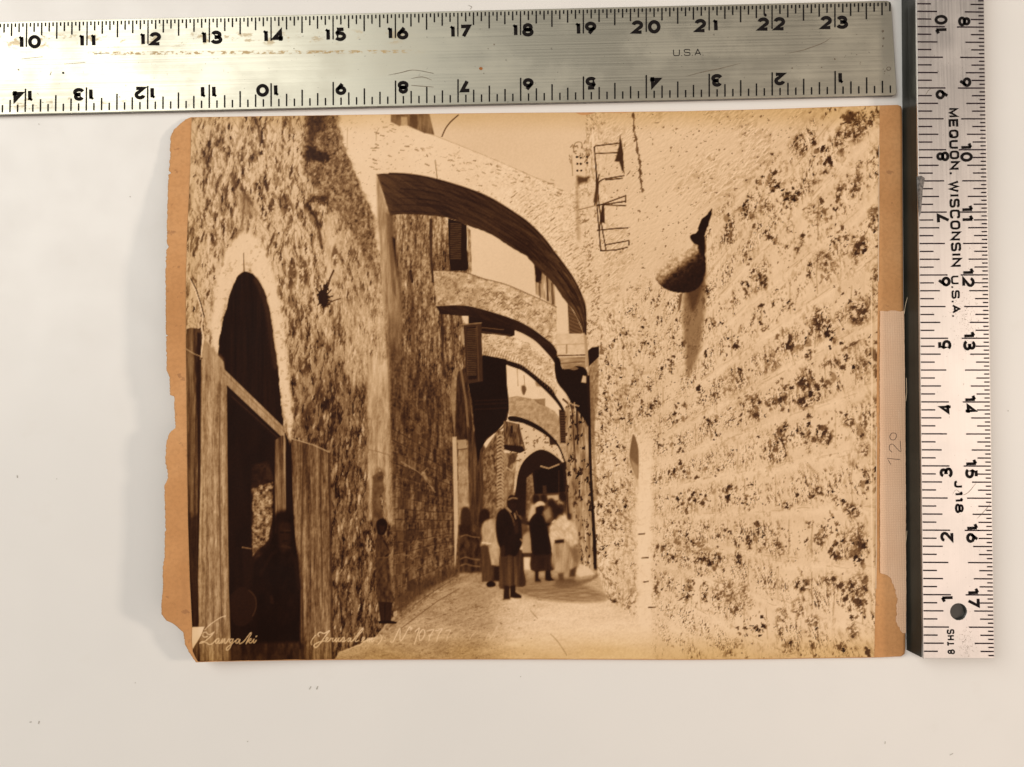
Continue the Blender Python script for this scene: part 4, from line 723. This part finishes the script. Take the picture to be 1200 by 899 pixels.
# ================================================================ lettering
def _arc(cx, cy, rx, ry, a0, a1, n=14): return [(cx + rx * math.cos(math.radians(a0 + (a1 - a0) * i / n)), cy + ry * math.sin(math.radians(a0 + (a1 - a0) * i / n))) for i in range(n + 1)]
def _sq(cx, cy, rx, ry, n=28, e=.62):                  # squarish round letter, closed
    return [(cx + rx * math.copysign(abs(math.cos(t)) ** e, math.cos(t)), cy + ry * math.copysign(abs(math.sin(t)) ** e, math.sin(t))) for t in [2 * math.pi * i / n for i in range(n + 1)]]
STROKES = {'0': [_arc(.5, .5, .5, .5, 0, 360, 28)], '1': [[(1, 0), (1, 1)], [(1, .98), (0, .80)]], '2': [_arc(.5, .70, .5, .30, 170, -38) + [(0.02, 0), (1, 0)]],
    '3': [_arc(.46, .75, .44, .25, 165, -90) + _arc(.46, .27, .54, .27, 90, -165)], '4': [[(.72, 0), (.72, .97), (0, .27), (1, .27)]], '5': [[(.92, 1), (.24, 1), (.14, .52)] + _arc(.46, .31, .54, .31, 128, -150)],
    '6': [_arc(.5, .31, .5, .31, 0, 360, 24), [(.70, 1), (.06, .42)]], '7': [[(0, 1), (1, 1), (.28, 0)]], '8': [_arc(.5, .75, .40, .25, 0, 360, 20), _arc(.5, .27, .5, .27, 0, 360, 22)], '9': [_arc(.5, .69, .5, .31, 0, 360, 24), [(.30, 0), (.94, .58)]],
    'M': [[(0, 0), (0, 1), (.5, .12), (1, 1), (1, 0)]], 'E': [[(1, 1), (0, 1), (0, 0), (1, 0)], [(0, .5), (.92, .5)]], 'Q': [_sq(.5, .5, .5, .5), [(.58, .32), (1, -.06)]], 'U': [[(0, 1), (0, .28), (.06, .08), (.22, 0), (.78, 0), (.94, .08), (1, .28), (1, 1)]],
    'O': [_sq(.5, .5, .5, .5)], 'N': [[(0, 0), (0, 1), (1, 0), (1, 1)]], 'W': [[(0, 1), (.25, 0), (.5, .92), (.75, 0), (1, 1)]], 'I': [[(.5, 0), (.5, 1)]], 'C': [[(1, .76), (.94, .93), (.78, 1), (.22, 1), (.06, .92), (0, .72), (0, .28), (.06, .08), (.22, 0), (.78, 0), (.94, .07), (1, .24)]],
    'S': [[(.98, .80), (.92, .95), (.78, 1), (.2, 1), (.05, .93), (0, .76), (.06, .60), (.2, .53), (.8, .47), (.94, .40), (1, .24), (.95, .07), (.8, 0), (.2, 0), (.06, .06), (.02, .22)]], 'A': [[(0, 0), (.5, 1), (1, 0)], [(.2, .30), (.8, .30)]],
    'J': [[(.8, 1), (.8, .24), (.72, .06), (.56, 0), (.24, 0), (.06, .06), (0, .24)]], 'T': [[(0, 1), (1, 1)], [(.5, 0), (.5, 1)]], 'H': [[(0, 0), (0, 1)], [(1, 0), (1, 1)], [(0, .5), (1, .5)]], '.': [[(.5, 0), (.5, .06)]], ',': [[(.6, .05), (.3, -.22)]], ' ': []}
ADV = {'I': .08, '.': .06, ',': .2, '1': .30, 'M': 1.1, 'W': 1.35, ' ': .35, 'J': .85}
def thick_line(pts, w):
    """outline of a polyline of width w with mitred corners -> (verts, quads)"""
    P = np.array(pts, float); n = len(P); closed = np.hypot(*(P[0] - P[-1])) < 1e-6 and n > 3
    if closed: P = P[:-1]; n -= 1
    V = []; F = []
    for i in range(n):
        a = P[i] - P[i - 1] if (closed or i > 0) else P[i + 1] - P[i]
        b = P[(i + 1) % n] - P[i] if (closed or i < n - 1) else P[i] - P[i - 1]
        a = a / (np.hypot(*a) + 1e-12); b = b / (np.hypot(*b) + 1e-12); na = np.array([-a[1], a[0]]); nb = np.array([-b[1], b[0]])
        m = na + nb; m = m / (np.hypot(*m) + 1e-12); k = 1 / max(.42, float(m @ na)); V += [P[i] + m * w / 2 * k, P[i] - m * w / 2 * k]
    for i in range(n if closed else n - 1): j = (i + 1) % n; F.append((2 * i, 2 * i + 1, 2 * j + 1, 2 * j))
    return V, F
def glyph_run(s, W, Hh, w, gap=.26):
    """a word drawn as strokes of width w inside a W x Hh box"""
    adv = [ADV.get(c, 1.0) if len(s) > 1 else 1.0 for c in s]; free = W - len([c for c in s if c != ' ']) * w; unit = free / max(1e-6, sum(adv) + gap * (len(s) - 1)); x = 0; V = []; F = []
    for c, a in zip(s, adv):
        cw = a * unit
        for st in STROKES[c]:
            pts = [(x + w / 2 + px * cw, w / 2 + py * (Hh - w)) for px, py in st]
            if c == '.': pts = [(x + w / 2, 0), (x + w / 2, w * .95)]
            v, f = thick_line(pts, w if c not in '.,' else w * .95); b = len(V); V += v; F += [tuple(b + i for i in q) for q in f]
        x += cw + (w if c != ' ' else 0) + gap * unit
    return np.array(V), F
def place(parts, name, mat, parent, to3d):
    """parts: (string, bold, x0, x1, y0, y1, turn) boxes in ruler inches; the text fills its box"""
    V = []; F = []
    for (s, w, x0, x1, y0, y1, turn) in parts:
        a, b_ = (y1 - y0, x1 - x0) if turn in ('up', 'down') else (x1 - x0, y1 - y0)
        g, f = glyph_run(s, a, b_, w); u, v = g[:, 0], g[:, 1]
        if turn == 180: px, py = x1 - u, y1 - v
        elif turn == 'down': px, py = x0 + v, y1 - u          # reads downwards, tops to the right
        elif turn == 'up': px, py = x1 - v, y0 + u            # reads upwards, tops to the left
        else: px, py = x0 + u, y0 + v
        b = len(V); V += [to3d(i, j) for i, j in zip(px, py)]; F += [tuple(b + i for i in q) for q in f]
    o = link(name, mesh(name, V, F), mat, parent); return o
def plate(name, outline, holes, z0, z1, mat, parent, bevel=0.0):
    cu = bpy.data.curves.new(name, 'CURVE'); cu.dimensions = '2D'; cu.fill_mode = 'BOTH'
    for pts in [outline] + holes:
        sp = cu.splines.new('POLY'); sp.points.add(len(pts) - 1); sp.use_cyclic_u = True
        for q, (x, y) in zip(sp.points, pts): q.co = (*P3(x, y, 0)[:2], 0, 1)
    cu.extrude = (z1 - z0) / 2 * IN - bevel * IN; cu.bevel_depth = bevel * IN; cu.bevel_resolution = 1; cu.offset = -bevel * IN
    o = bpy.data.objects.new(name, cu); COL.objects.link(o); dg = bpy.context.evaluated_depsgraph_get(); dg.update()
    me = bpy.data.meshes.new_from_object(o.evaluated_get(dg)); bpy.data.objects.remove(o); me.name = name
    me.transform(Matrix.Translation((0, 0, (z0 + z1) / 2 * IN))); ob = link(name, me, mat, parent); return ob
def bars(name, quads, z, mat, parent, to3d):
    V = []; F = []
    for q in quads:
        b = len(V); V += [to3d(x, y) for x, y in q]; F.append((b, b + 1, b + 2, b + 3))
    o = link(name, mesh(name, V, F), mat, parent); o['kind'] = 'stuff'; return o

# ================================================================ worn steel ruler lying across the top
ZH = .07
ruler = thing('ruler', 'worn steel ruler with rust streaks lying level above the old print', 'ruler'); 
xt = lambda k: np.polyval([-1.27592679e-04, 1.77228912e-03, 1.00843152, 16.9864602], np.clip(k, 9, 24) - 17) + (min(k, 9) - 9)
xb = lambda k: np.polyval([-6.85596231e-05, 1.51804150e-03, 1.00629705, 16.9569001], np.clip(k, 9, 24) - 17) + (min(k, 9) - 9)
yt = lambda x: .00199711 * x - .0331304 + .03
yb = lambda x: -4.63214252e-04 * x - 1.46280400 - .015
def RH(k, d): return None
xe_t, xe_b = 23.985, 24.03
out = [(-.05, yb(0)), (xe_b - .05, yb(24)), (xe_b - .012, yb(24) + .012), (xe_b, yb(24) + .05), (xe_t, yt(24) - .06), (xe_t - .02, yt(24) - .02), (xe_t - .07, yt(24)), (-.05, yt(0))]
blade = plate('blade', out, [], .006, ZH, MAT['steel'], ruler, .006)
# dark machined edge below the bright face
eb = [(-.05, yb(0) - .004), (xe_b - .05, yb(24) - .004), (xe_b + .004, yb(24) + .05), (xe_t + .004, yt(24) - .06), (xe_t - .07, yt(24) + .002), (-.05, yt(0) + .002)]
plate('edge_band', eb, [], .004, ZH - .012, MAT['edge'], ruler)
H3 = lambda x, y: P3(x, y, ZH + .0035)
LEN_T = {16: .385, 8: .265, 4: .205, 2: .145, 1: .06}
q = []
for i in range(4 * 16, 24 * 16):
    k = i / 16
    if k > 23.9: continue
    g = 16 if i % 16 == 0 else 8 if i % 8 == 0 else 4 if i % 4 == 0 else 2 if i % 2 == 0 else 1
    x = xt(k); x2 = x + (xb(k) - x) * LEN_T[g] / 1.43; w = .0115 if g < 16 else .0105; t = yt(x) - (.03 if g > 0 else .02); q.append([(x2 - w, t - LEN_T[g]), (x2 + w, t - LEN_T[g]), (x + w, t), (x - w, t)])
bars('scale_ticks', q, ZH, MAT['ink'], ruler, H3)
LEN_B = {8: .375, 4: .26, 2: .20, 1: .12}
q = []
for i in range(4 * 8, 24 * 8):
    k = i / 8
    if k > 23.93: continue
    g = 8 if i % 8 == 0 else 4 if i % 4 == 0 else 2 if i % 2 == 0 else 1
    x = xb(k); x2 = x + (xt(k) - x) * LEN_B[g] / 1.43; w = .0115; b = yb(x) + .035; q.append([(x - w, b), (x + w, b), (x2 + w, b + LEN_B[g]), (x2 - w, b + LEN_B[g])])
bars('scale_ticks', q, ZH, MAT['ink'], ruler, H3)
DW = {'1': .085, '0': .205, '4': .195}
BH = .057
for k in range(7, 24):
    x = xt(k) - .012; s = str(k); y1 = yt(x) - .225; y0 = y1 - .218; parts = []
    if len(s) == 2:
        w = DW.get(s[0], .185); parts.append((s[0], BH, x - .045 - w, x - .045, y0, y1, 0)); w = DW.get(s[1], .185); parts.append((s[1], BH, x + (.03 if s[1] != '1' else .055), x + w + (.03 if s[1] != '1' else .055), y0, y1, 0))
    else: w = DW.get(s, .185); parts.append((s, BH, x - .03 - w, x - .03, y0, y1, 0))
    place(parts, 'number', MAT['ink'], ruler, H3)
for k in range(7, 24):
    x = xb(k); s = str(24 - k); y0 = yb(x) + .195; y1 = y0 + .208; parts = []
    if len(s) == 2:
        w = DW.get(s[0], .175); g = .05 if s[0] == '1' else .03; parts.append((s[0], BH, x + g, x + g + w, y0, y1, 180)); w = DW.get(s[1], .175); g = .045 if s[1] == '1' else .03; parts.append((s[1], BH, x - g - w, x - g, y0, y1, 180))
    else: w = DW.get(s, .175); g = .06 if s == '1' else .04; parts.append((s, BH, x + g, x + g + w, y0, y1, 180))
    place(parts, 'number', MAT['ink'], ruler, H3)
def from_photo(u, v, z): p = ray_to_plane(u, v, z); return (p[0] / IN + ORG[0], p[1] / IN + ORG[1])
ua, ub = from_photo(789, 65.8, ZH), from_photo(824.5, 57.2, ZH)
place([('U.S.A.', .012, ua[0], ub[0], ua[1], ub[1], 0)], 'lettering', MAT['ink'], ruler, H3)
# scratches, dents and rust freckles of the steel
zs = ZH + .0035
for pts, w in [(smooth([(922, 62.5), (938, 59.5), (952, 55), (966, 49.5), (975, 43)], 4), .9), (smooth([(804, 89.5), (825, 84), (845, 80), (868, 74)], 4), .9), (smooth([(455, 88), (470, 85), (483, 82), (500, 84)], 3), .8), (smooth([(482, 92), (495, 90), (506, 94)], 3), .8), ([(482, 100), (495, 101), (508, 102)], .9), ([(494, 83), (508, 86)], .8), ([(110, 62.5), (128, 62.3)], .8), ([(25, 69), (50, 66.5)], .6), ([(75, 75), (100, 73)], .5), ([(60, 84), (58.5, 88)], .8)]:
    ribbon('scratch', pts, w, zs, MAT['scratch'], ruler, taper=True)
def dot(name, u, v, r, z, mat, parent, n=9, seed=0):
    rs = np.random.RandomState(seed + int(u)); V = [ray_to_plane(u + r * rs.uniform(.75, 1.1) * math.cos(a), v - r * rs.uniform(.75, 1.1) * math.sin(a), z) for a in np.linspace(0, 2 * math.pi, n, endpoint=False)]
    return link(name, mesh(name, V, [tuple(range(n))]), mat, parent)
dot('rust_spot', 563.6, 80.3, 2.1, zs, MAT['rust'], ruler); dot('pit', 74, 85.5, 1.5, zs, MAT['ink'], ruler); dot('pit', 21.5, 81.5, 1.2, zs, MAT['scratch'], ruler); dot('pit', 896.8, 17.5, 1.9, zs, MAT['ink'], ruler)
for u, v, r in [(928.5, 79.8, 1.0), (978.3, 69.3, 1.1), (963, 79, .8), (947, 76.5, .5), (1008, 75, .6), (1008.5, 73, .6), (1004, 64, .6), (989.5, 67, .5), (1034.5, 36.5, 1.6), (1035.5, 45, 1.4), (1034.5, 54, 1.0), (1035, 81, .7), (1037, 83.5, .8), (1036.5, 86.5, .6), (1004, 40.5, .5), (762, 61.5, .5), (567, 86, .6), (344.5, 57, .7), (579, 52, 1.0), (572, 57, .6), (140, 113.5, .8), (50, 120, .7)]:
    dot('pit', u, v, r, zs, MAT['scratch'], ruler)
ring = [(1041.5 + 2.3 * math.cos(a), 80.5 + 2.0 * math.sin(a)) for a in np.linspace(0, 6.4, 14)]
ribbon('scratch', ring, .9, zs, MAT['scratch'], ruler)

# ================================================================ aluminium ruler standing up along the right side
ZV = .334
rule2 = thing('ruler', 'clean silver aluminium ruler with dark side and hanging hole at the print\'s right', 'ruler')
yr_ = lambda k: np.polyval([2.19150832e-04, -2.13774814e-03, -9.98912481e-01, -5.46314093], np.clip(k, 7, 18) - 13) + (7 - min(k, 7))
yl_ = lambda k: np.polyval([1.04086984e-04, -1.81999975e-03, -9.96216325e-01, -5.43871910], np.clip(k, 7, 18) - 13) + (7 - min(k, 7))
xr = lambda y: .0165864874 * y + 25.317422
xl = lambda y: .0210399548 * y + 24.2471315
yend_l, yend_r = from_photo(1081, 771.6, ZV)[1], from_photo(1163.5, 771.6, ZV)[1]
ytop = 8.0
hc = from_photo(1123.3, 717, ZV); hr = 9.8 / 75.2
hole = [(hc[0] + hr * math.cos(a), hc[1] + hr * math.sin(a)) for a in np.linspace(0, 2 * math.pi, 40, endpoint=False)]
out = [(xl(yend_l), yend_l), (xr(yend_r), yend_r), (xr(ytop), ytop), (xl(ytop), ytop)]
plate('blade', out, [hole], ZV - .05, ZV, MAT['alu'], rule2, .004)
zt = ZV - .054
rv = [P3(*q) for q in [(xl(yend_l) - .082, yend_l + .02, .003), (xr(yend_r) - .04, yend_r + .02, .003), (xr(ytop) - .04, ytop, .003), (xl(ytop) - .045, ytop, .003), (xl(yend_l) - .003, yend_l - .001, zt), (xr(yend_r) - .04, yend_r - .001, zt), (xr(ytop) - .04, ytop, zt), (xl(ytop) - .003, ytop, zt)]]
link('side_rail', mesh('side_rail', rv, [(3, 2, 1, 0), (4, 5, 6, 7), (0, 1, 5, 4), (1, 2, 6, 5), (2, 3, 7, 6), (3, 0, 4, 7)]), MAT['side'], rule2)
V3 = lambda x, y: P3(x, y, ZV + .0035)
LR = {16: .425, 8: .38, 4: .295, 2: .205, 1: .083}
q = []
for i in range(2 * 16 * 0 - 0, 18 * 16):
    k = i / 16
    if k < 0.1 or k > 17.97: continue
    g = 16 if i % 16 == 0 else 8 if i % 8 == 0 else 4 if i % 4 == 0 else 2 if i % 2 == 0 else 1
    y = yr_(k); x1 = xr(y) - .012; x0 = x1 - LR[g]; sl = (yr_(k) - yl_(k)) * LR[g] / 1.1; w = .0105; q.append([(x0, y - sl - w), (x1, y - w), (x1, y + w), (x0, y - sl + w)])
bars('scale_ticks', q, ZV, MAT['purple'], rule2, V3)
LL = {8: .43, 4: .395, 2: .31, 1: .215}
q = []
for i in range(1, 18 * 8):
    k = i / 8
    g = 8 if i % 8 == 0 else 4 if i % 4 == 0 else 2 if i % 2 == 0 else 1
    y = yl_(k); x0 = xl(y) + .012; x1 = x0 + LL[g]; sl = (yr_(k) - yl_(k)) * LL[g] / 1.1; w = .0105; q.append([(x0, y - w), (x1, y + sl - w), (x1, y + sl + w), (x0, y + w)])
bars('scale_ticks', q, ZV, MAT['purple'], rule2, V3)
BV = .045; VW = {'1': .105}
for k in range(2, 18):
    y = yr_(k); s = str(k); x1 = xr(y) - .222; x0 = x1 - .195; parts = []
    if len(s) == 2:
        w = VW.get(s[0], .155); parts.append((s[0], BV, x0, x1, y + .022, y + .022 + w, 'down')); w = VW.get(s[1], .155); parts.append((s[1], BV, x0, x1, y - .03 - w, y - .03, 'down'))
    else: w = VW.get(s, .155); parts.append((s, BV, x0, x1, y + .022, y + .022 + w, 'down'))
    place(parts, 'number', MAT['ink'], rule2, V3)
for k in range(2, 18):
    y = yl_(k); s = str(18 - k); x0 = xl(y) + .285; x1 = x0 + .205; parts = []
    if len(s) == 2:
        w = VW.get(s[0], .155); parts.append((s[0], BV, x0, x1, y - .035 - w, y - .035, 'up')); w = VW.get(s[1], .155); parts.append((s[1], BV, x0, x1, y + .022, y + .022 + w, 'up'))
    else: w = VW.get(s, .155); parts.append((s, BV, x0, x1, y - .035 - w, y - .035, 'up'))
    place(parts, 'number', MAT['ink'], rule2, V3)
for s, bold, u0, u1, v0, v1, turn in [('MEQUON,', .034, 1113.7, 1122.3, 126.5, 205.3, 'down'), ('WISCONSIN', .034, 1115.2, 1123.8, 211.8, 313, 'down'), ('U.S.A.', .028, 1116, 1124, 323, 372, 'down'), ('J118', .034, 1119.3, 1128.3, 563, 601.5, 'down'), ('8 THS', .022, 1110.5, 1118.2, 737.3, 767, 'up')]:
    a = from_photo(u0, v1, ZV); b = from_photo(u1, v0, ZV); place([(s, bold, a[0], b[0], a[1], b[1], turn)], 'lettering', MAT['ink'], rule2, V3)
# torn burr on the left edge
V = [ray_to_plane(u, v, z) for u, v, z in [(1074.2, 207, ZV + .001), (1080, 206, ZV + .012), (1084, 209, ZV + .006), (1081.5, 222, ZV + .016), (1080.4, 236, ZV + .012), (1079.5, 248, ZV + .006), (1077.5, 254, ZV + .003), (1076, 246, ZV - .004), (1075, 225, ZV - .01), (1077.5, 215, ZV + .022), (1077.6, 232, ZV + .02)]]
link('burr', mesh('burr', V, [(0, 9, 1), (1, 9, 2), (2, 9, 3), (3, 9, 10), (3, 10, 4), (4, 10, 5), (5, 10, 6), (6, 10, 7), (7, 10, 8), (8, 10, 9), (8, 9, 0)]), MAT['burr'], rule2)
for pts, w in [(smooth([(1116, 580), (1121, 574), (1128, 580), (1135, 577), (1141, 570), (1145, 565)], 3), .5), (smooth([(1145, 608), (1151, 602), (1158, 594), (1160, 590)], 3), .5), ([(1085, 111), (1088, 106), (1091, 104)], .6)]: ribbon('scratch', pts, w, ZV + .003, MAT['scratch'], rule2, taper=True)
rs = np.random.RandomState(8); V = []; F = []
for i in range(420):
    if i < 260: u, v = 1132 + rs.normal() * 9, 372 + rs.normal() * 17
    else: u, v = 1133 + rs.normal() * 5, 755 + rs.normal() * 12
    r = rs.uniform(.16, .42)
    if v > 770 or abs(u - 1122) > 36: continue
    b = len(V); V += [ray_to_plane(u + r * a, v + r * c, ZV + .0028) for a, c in ((-1, 0), (0, 1), (1, 0), (0, -1))]; F.append((b, b + 1, b + 2, b + 3))
sp = link('speckle', mesh('speckle', V, F), MAT['scratch'], rule2); sp['kind'] = 'stuff'

# ================================================================ mounted old photograph
mount = thing('mounted_photograph', 'old sepia street photograph on torn brown card lying between two rulers', 'photograph')
TH = .045
def lift(u, v):
    """how far the warped card stands off the table (inches)"""
    a = np.clip((520 - u) / 325, 0, 1.05) ** 2.0
    pv = .10 + .90 * sst(135, 330, v) - .30 * sst(700, 790, v)
    return .006 + .36 * a * pv + .012 * np.exp(-((u - 640) / 260) ** 2) * sst(600, 770, v) + .015 * sst(850, 1060, u) * 0
LX = [(137.4, 224), (138.5, 221), (140.5, 217), (143, 213.5), (147, 209), (151, 204.7), (155, 202), (159, 200), (173, 199.6), (187, 199), (196, 198.4), (200, 198), (203, 201), (205, 197.3), (230, 196.6), (260, 195.8), (286, 195.5), (289.6, 198), (293, 195), (320, 194), (392, 194.6), (393.2, 196.3), (394.5, 194.6), (435, 195.5), (442, 199), (463, 199), (464.5, 204), (483, 204.7), (501, 205.6), (507, 199), (518, 194.6), (541.7, 193.7), (552.8, 196.4), (560, 197), (569, 192.7), (584, 193), (615, 193.7), (621, 194.6), (623, 193.2), (651, 192.8), (665, 191), (679, 190.6), (688, 191.2), (706, 189), (716, 189), (721, 190), (727, 194.7), (731.5, 204), (736, 209), (741.6, 215), (754.5, 216.7), (764, 221.5), (771, 226), (776.2, 229.5)]
RX = [(123, 1052), (124.5, 1056), (128, 1057), (150, 1057.3), (330, 1058.4), (480, 1060.4), (600, 1061), (700, 1061.4), (760, 1060.8), (766, 1060), (768.5, 1056)]
TY = [(190, 137.5), (224, 137.4), (320, 136), (400, 134.8), (500, 133.4), (600, 132.3), (676, 131.8), (800, 130.4), (900, 128), (1030, 123.6), (1053, 123)]
BY = [(190, 776.4), (230, 776.3), (253, 775.6), (330, 774.2), (400, 773.4), (500, 773), (600, 772.8), (700, 773), (800, 773.4), (900, 772.6), (1028, 770.6), (1060, 769)]
itp = lambda T, x: np.interp(x, [a for a, b in T], [b for a, b in T])
rsn = np.random.RandomState(3)
def card_uv(nr, s):
    f = np.linspace(0, 1, nr)[:, None]; s = s[None, :]
    v0 = 137 + (771 - 137) * f + 0 * s
    v = v0
    for it in range(4):                             # rows follow the top and bottom edges, columns the torn side edges
        # left and right boundaries are tabulated against v along that side
        vl = 137.4 + (776.2 - 137.4) * f; vr = 123 + (768.5 - 123) * f
        ul = itp(LX, vl); ur = itp(RX, vr); u = ul + (ur - ul) * s
        top = itp(TY, u); bot = itp(BY, u); v = top + (bot - top) * f
    return u, v
s = np.concatenate([np.linspace(0, .06, 26)[:-1], np.linspace(.06, .94, 70), np.linspace(.94, 1, 16)[1:]])
U, V_ = card_uv(900, s)
jit = (fbm(V_ * .6, U * 0, 3, 77) - .5) * 1.6 * np.exp(-(U - U[:, :1]) / 2.0); U = U + jit
Z = lift(U, V_); A = ray_to_plane(U, V_, Z + TH); B = ray_to_plane(U, V_, Z + .0)
# the underside keeps the outline seen from straight above, so the edge stands upright
B[..., :2] = A[..., :2]
r, c = U.shape; idx = np.arange(r * c).reshape(r, c)
loop = np.concatenate([idx[0, :-1], idx[:-1, -1], idx[-1, :0:-1], idx[:0:-1, 0]])
me = bpy.data.meshes.new('card_mount')
qt = np.stack([idx[1:, :-1], idx[1:, 1:], idx[:-1, 1:], idx[:-1, :-1]], -1).reshape(-1, 4); qb = qt[:, ::-1] + r * c
nx = np.roll(loop, -1); qs = np.stack([loop, nx, nx + r * c, loop + r * c], -1)
Q = np.concatenate([qt, qb, qs]); VV = np.concatenate([A.reshape(-1, 3), B.reshape(-1, 3)])
me.vertices.add(len(VV)); me.vertices.foreach_set('co', VV.reshape(-1).astype(np.float32)); me.loops.add(Q.size); me.loops.foreach_set('vertex_index', Q.reshape(-1).astype(np.int32))
me.polygons.add(len(Q)); me.polygons.foreach_set('loop_start', (np.arange(len(Q)) * 4).astype(np.int32)); me.polygons.foreach_set('loop_total', np.full(len(Q), 4, np.int32)); me.update(calc_edges=True)
card = link('card_mount', me, MAT['card'], mount); card['label'] = 'brown card mount with a torn ragged left edge'
# ---- the print itself, one colour per point of a fine sheet
PL = [(137.4, 224.8), (160, 224), (200, 223), (240, 221), (286, 219), (330, 218), (400, 218), (500, 219), (560, 219.6), (615, 220.5), (680, 222.5), (735, 225.3), (752, 225), (764, 226), (771, 229), (776, 232)]
PR = [(123, 1030.8), (200, 1030.3), (330, 1029), (450, 1027.5), (560, 1026.8), (640, 1027), (700, 1026), (771, 1024.5)]
NOT = [(190, 0), (674, 0), (678, 1.6), (682, 2.6), (689, 2.4), (694, 1.4), (698, 0), (733, .9), (738, 0), (1060, 0)]
nr, nc = 652, 812
f = np.linspace(0, 1, nr)[:, None]; s = np.linspace(0, 1, nc)[None, :]
ul = itp(PL, 137.4 + 638.6 * f); ur = itp(PR, 123 + 648 * f); PU = ul + (ur - ul) * s
top = itp(TY, PU) + .4 + itp(NOT, PU) + .7 * (fbm(PU / 7, PU * 0, 3, 88) - .5); bot = itp(BY, PU) - .5 - .8 * (fbm(PU / 9, PU * 0 + 3, 3, 89)); PV = top + (bot - top) * f
lin, tone = paint_street(PU, PV)
me = grid_mesh('photographic_print', ray_to_plane(PU, PV, lift(PU, PV) + TH + .009))
at = me.color_attributes.new('tone', 'FLOAT_COLOR', 'POINT')
illum = np.array([.78, .765, .75]); rgba = np.ones((nr * nc, 4), np.float32); rgba[:, :3] = np.clip(lin.reshape(-1, 3) / illum, 0, .95)
at.data.foreach_set('color', rgba.reshape(-1))
pr = link('photographic_print', me, MAT['print'], mount); pr['label'] = 'sepia print of a narrow stone street spanned by arches'
# ---- pale linen hinge tape on the right edge, torn at both ends
TL = [(362, 1031.2), (480, 1031), (560, 1031.2), (640, 1031.3), (672, 1031.5), (674, 1039), (678, 1044), (684, 1047), (692, 1050), (702, 1052), (716, 1051), (728, 1049.6), (733, 1052), (738, 1055), (742, 1058)]
nr2 = 380; f = np.linspace(0, 1, nr2)[:, None]; s = np.linspace(0, 1, 14)[None, :]
vv = 364 + (742 - 364) * f + 0 * s; ul = itp(TL, vv[:, :1]) + (.9 + 3.4 * sst(668, 676, vv[:, :1])) * (fbm(vv[:, :1] / 4, vv[:, :1] * 0, 3, 91) - .5); ur = itp(RX, vv[:, :1]) + .6 + .5 * (fbm(vv[:, :1] / 5, vv[:, :1] * 0 + 4, 3, 92) - .5)
uu = ul + (ur - ul) * s; vv = vv + (1 - f) ** 30 * 3.0 * (fbm(uu / 4, uu * 0 + 2, 3, 93) - .3)
lp = link('linen_tape', grid_mesh('linen_tape', ray_to_plane(uu, vv, lift(uu, vv) + TH + .010)), MAT['linen'], mount); lp['label'] = 'pale linen tape strip torn at both ends with a pencilled number'
for pts in [[(1055, 538.6), (1047, 538), (1039.8, 537), (1042, 541), (1044, 544.5)], smooth([(1045.5, 530), (1042.4, 527), (1042.6, 522), (1046, 520.5), (1050.5, 525), (1055.5, 529.5), (1055.3, 523), (1055, 516.5)], 4), smooth([(1042.6, 511.5), (1045, 507.8), (1049.5, 508), (1050.6, 511.6), (1048, 515.4), (1044, 515), (1042.6, 511.5)], 4)]:
    ribbon('pencil_mark', pts, .7, TH + .020, MAT['pencil'], lp)
for pts in [smooth([(1059.5, 368), (1061, 358), (1063, 350), (1065.5, 343.5)], 4), smooth([(1061.5, 470), (1062.5, 460), (1062, 443)], 4), smooth([(1061, 640), (1062.3, 628), (1062.8, 622)], 4)]:
    ribbon('loose_thread', pts, .6, TH + .03, MAT['paper'], lp)
# faint crease line of paper along the print's right edge and torn flakes at its foot
for pts in [[(1030.2, 170), (1030, 260), (1029.4, 330)], [(1027.5, 500), (1027, 560), (1027.3, 640), (1026.6, 690)]]: ribbon('paper_fray', pts, .7, TH + .0215, MAT['paper'], mount)
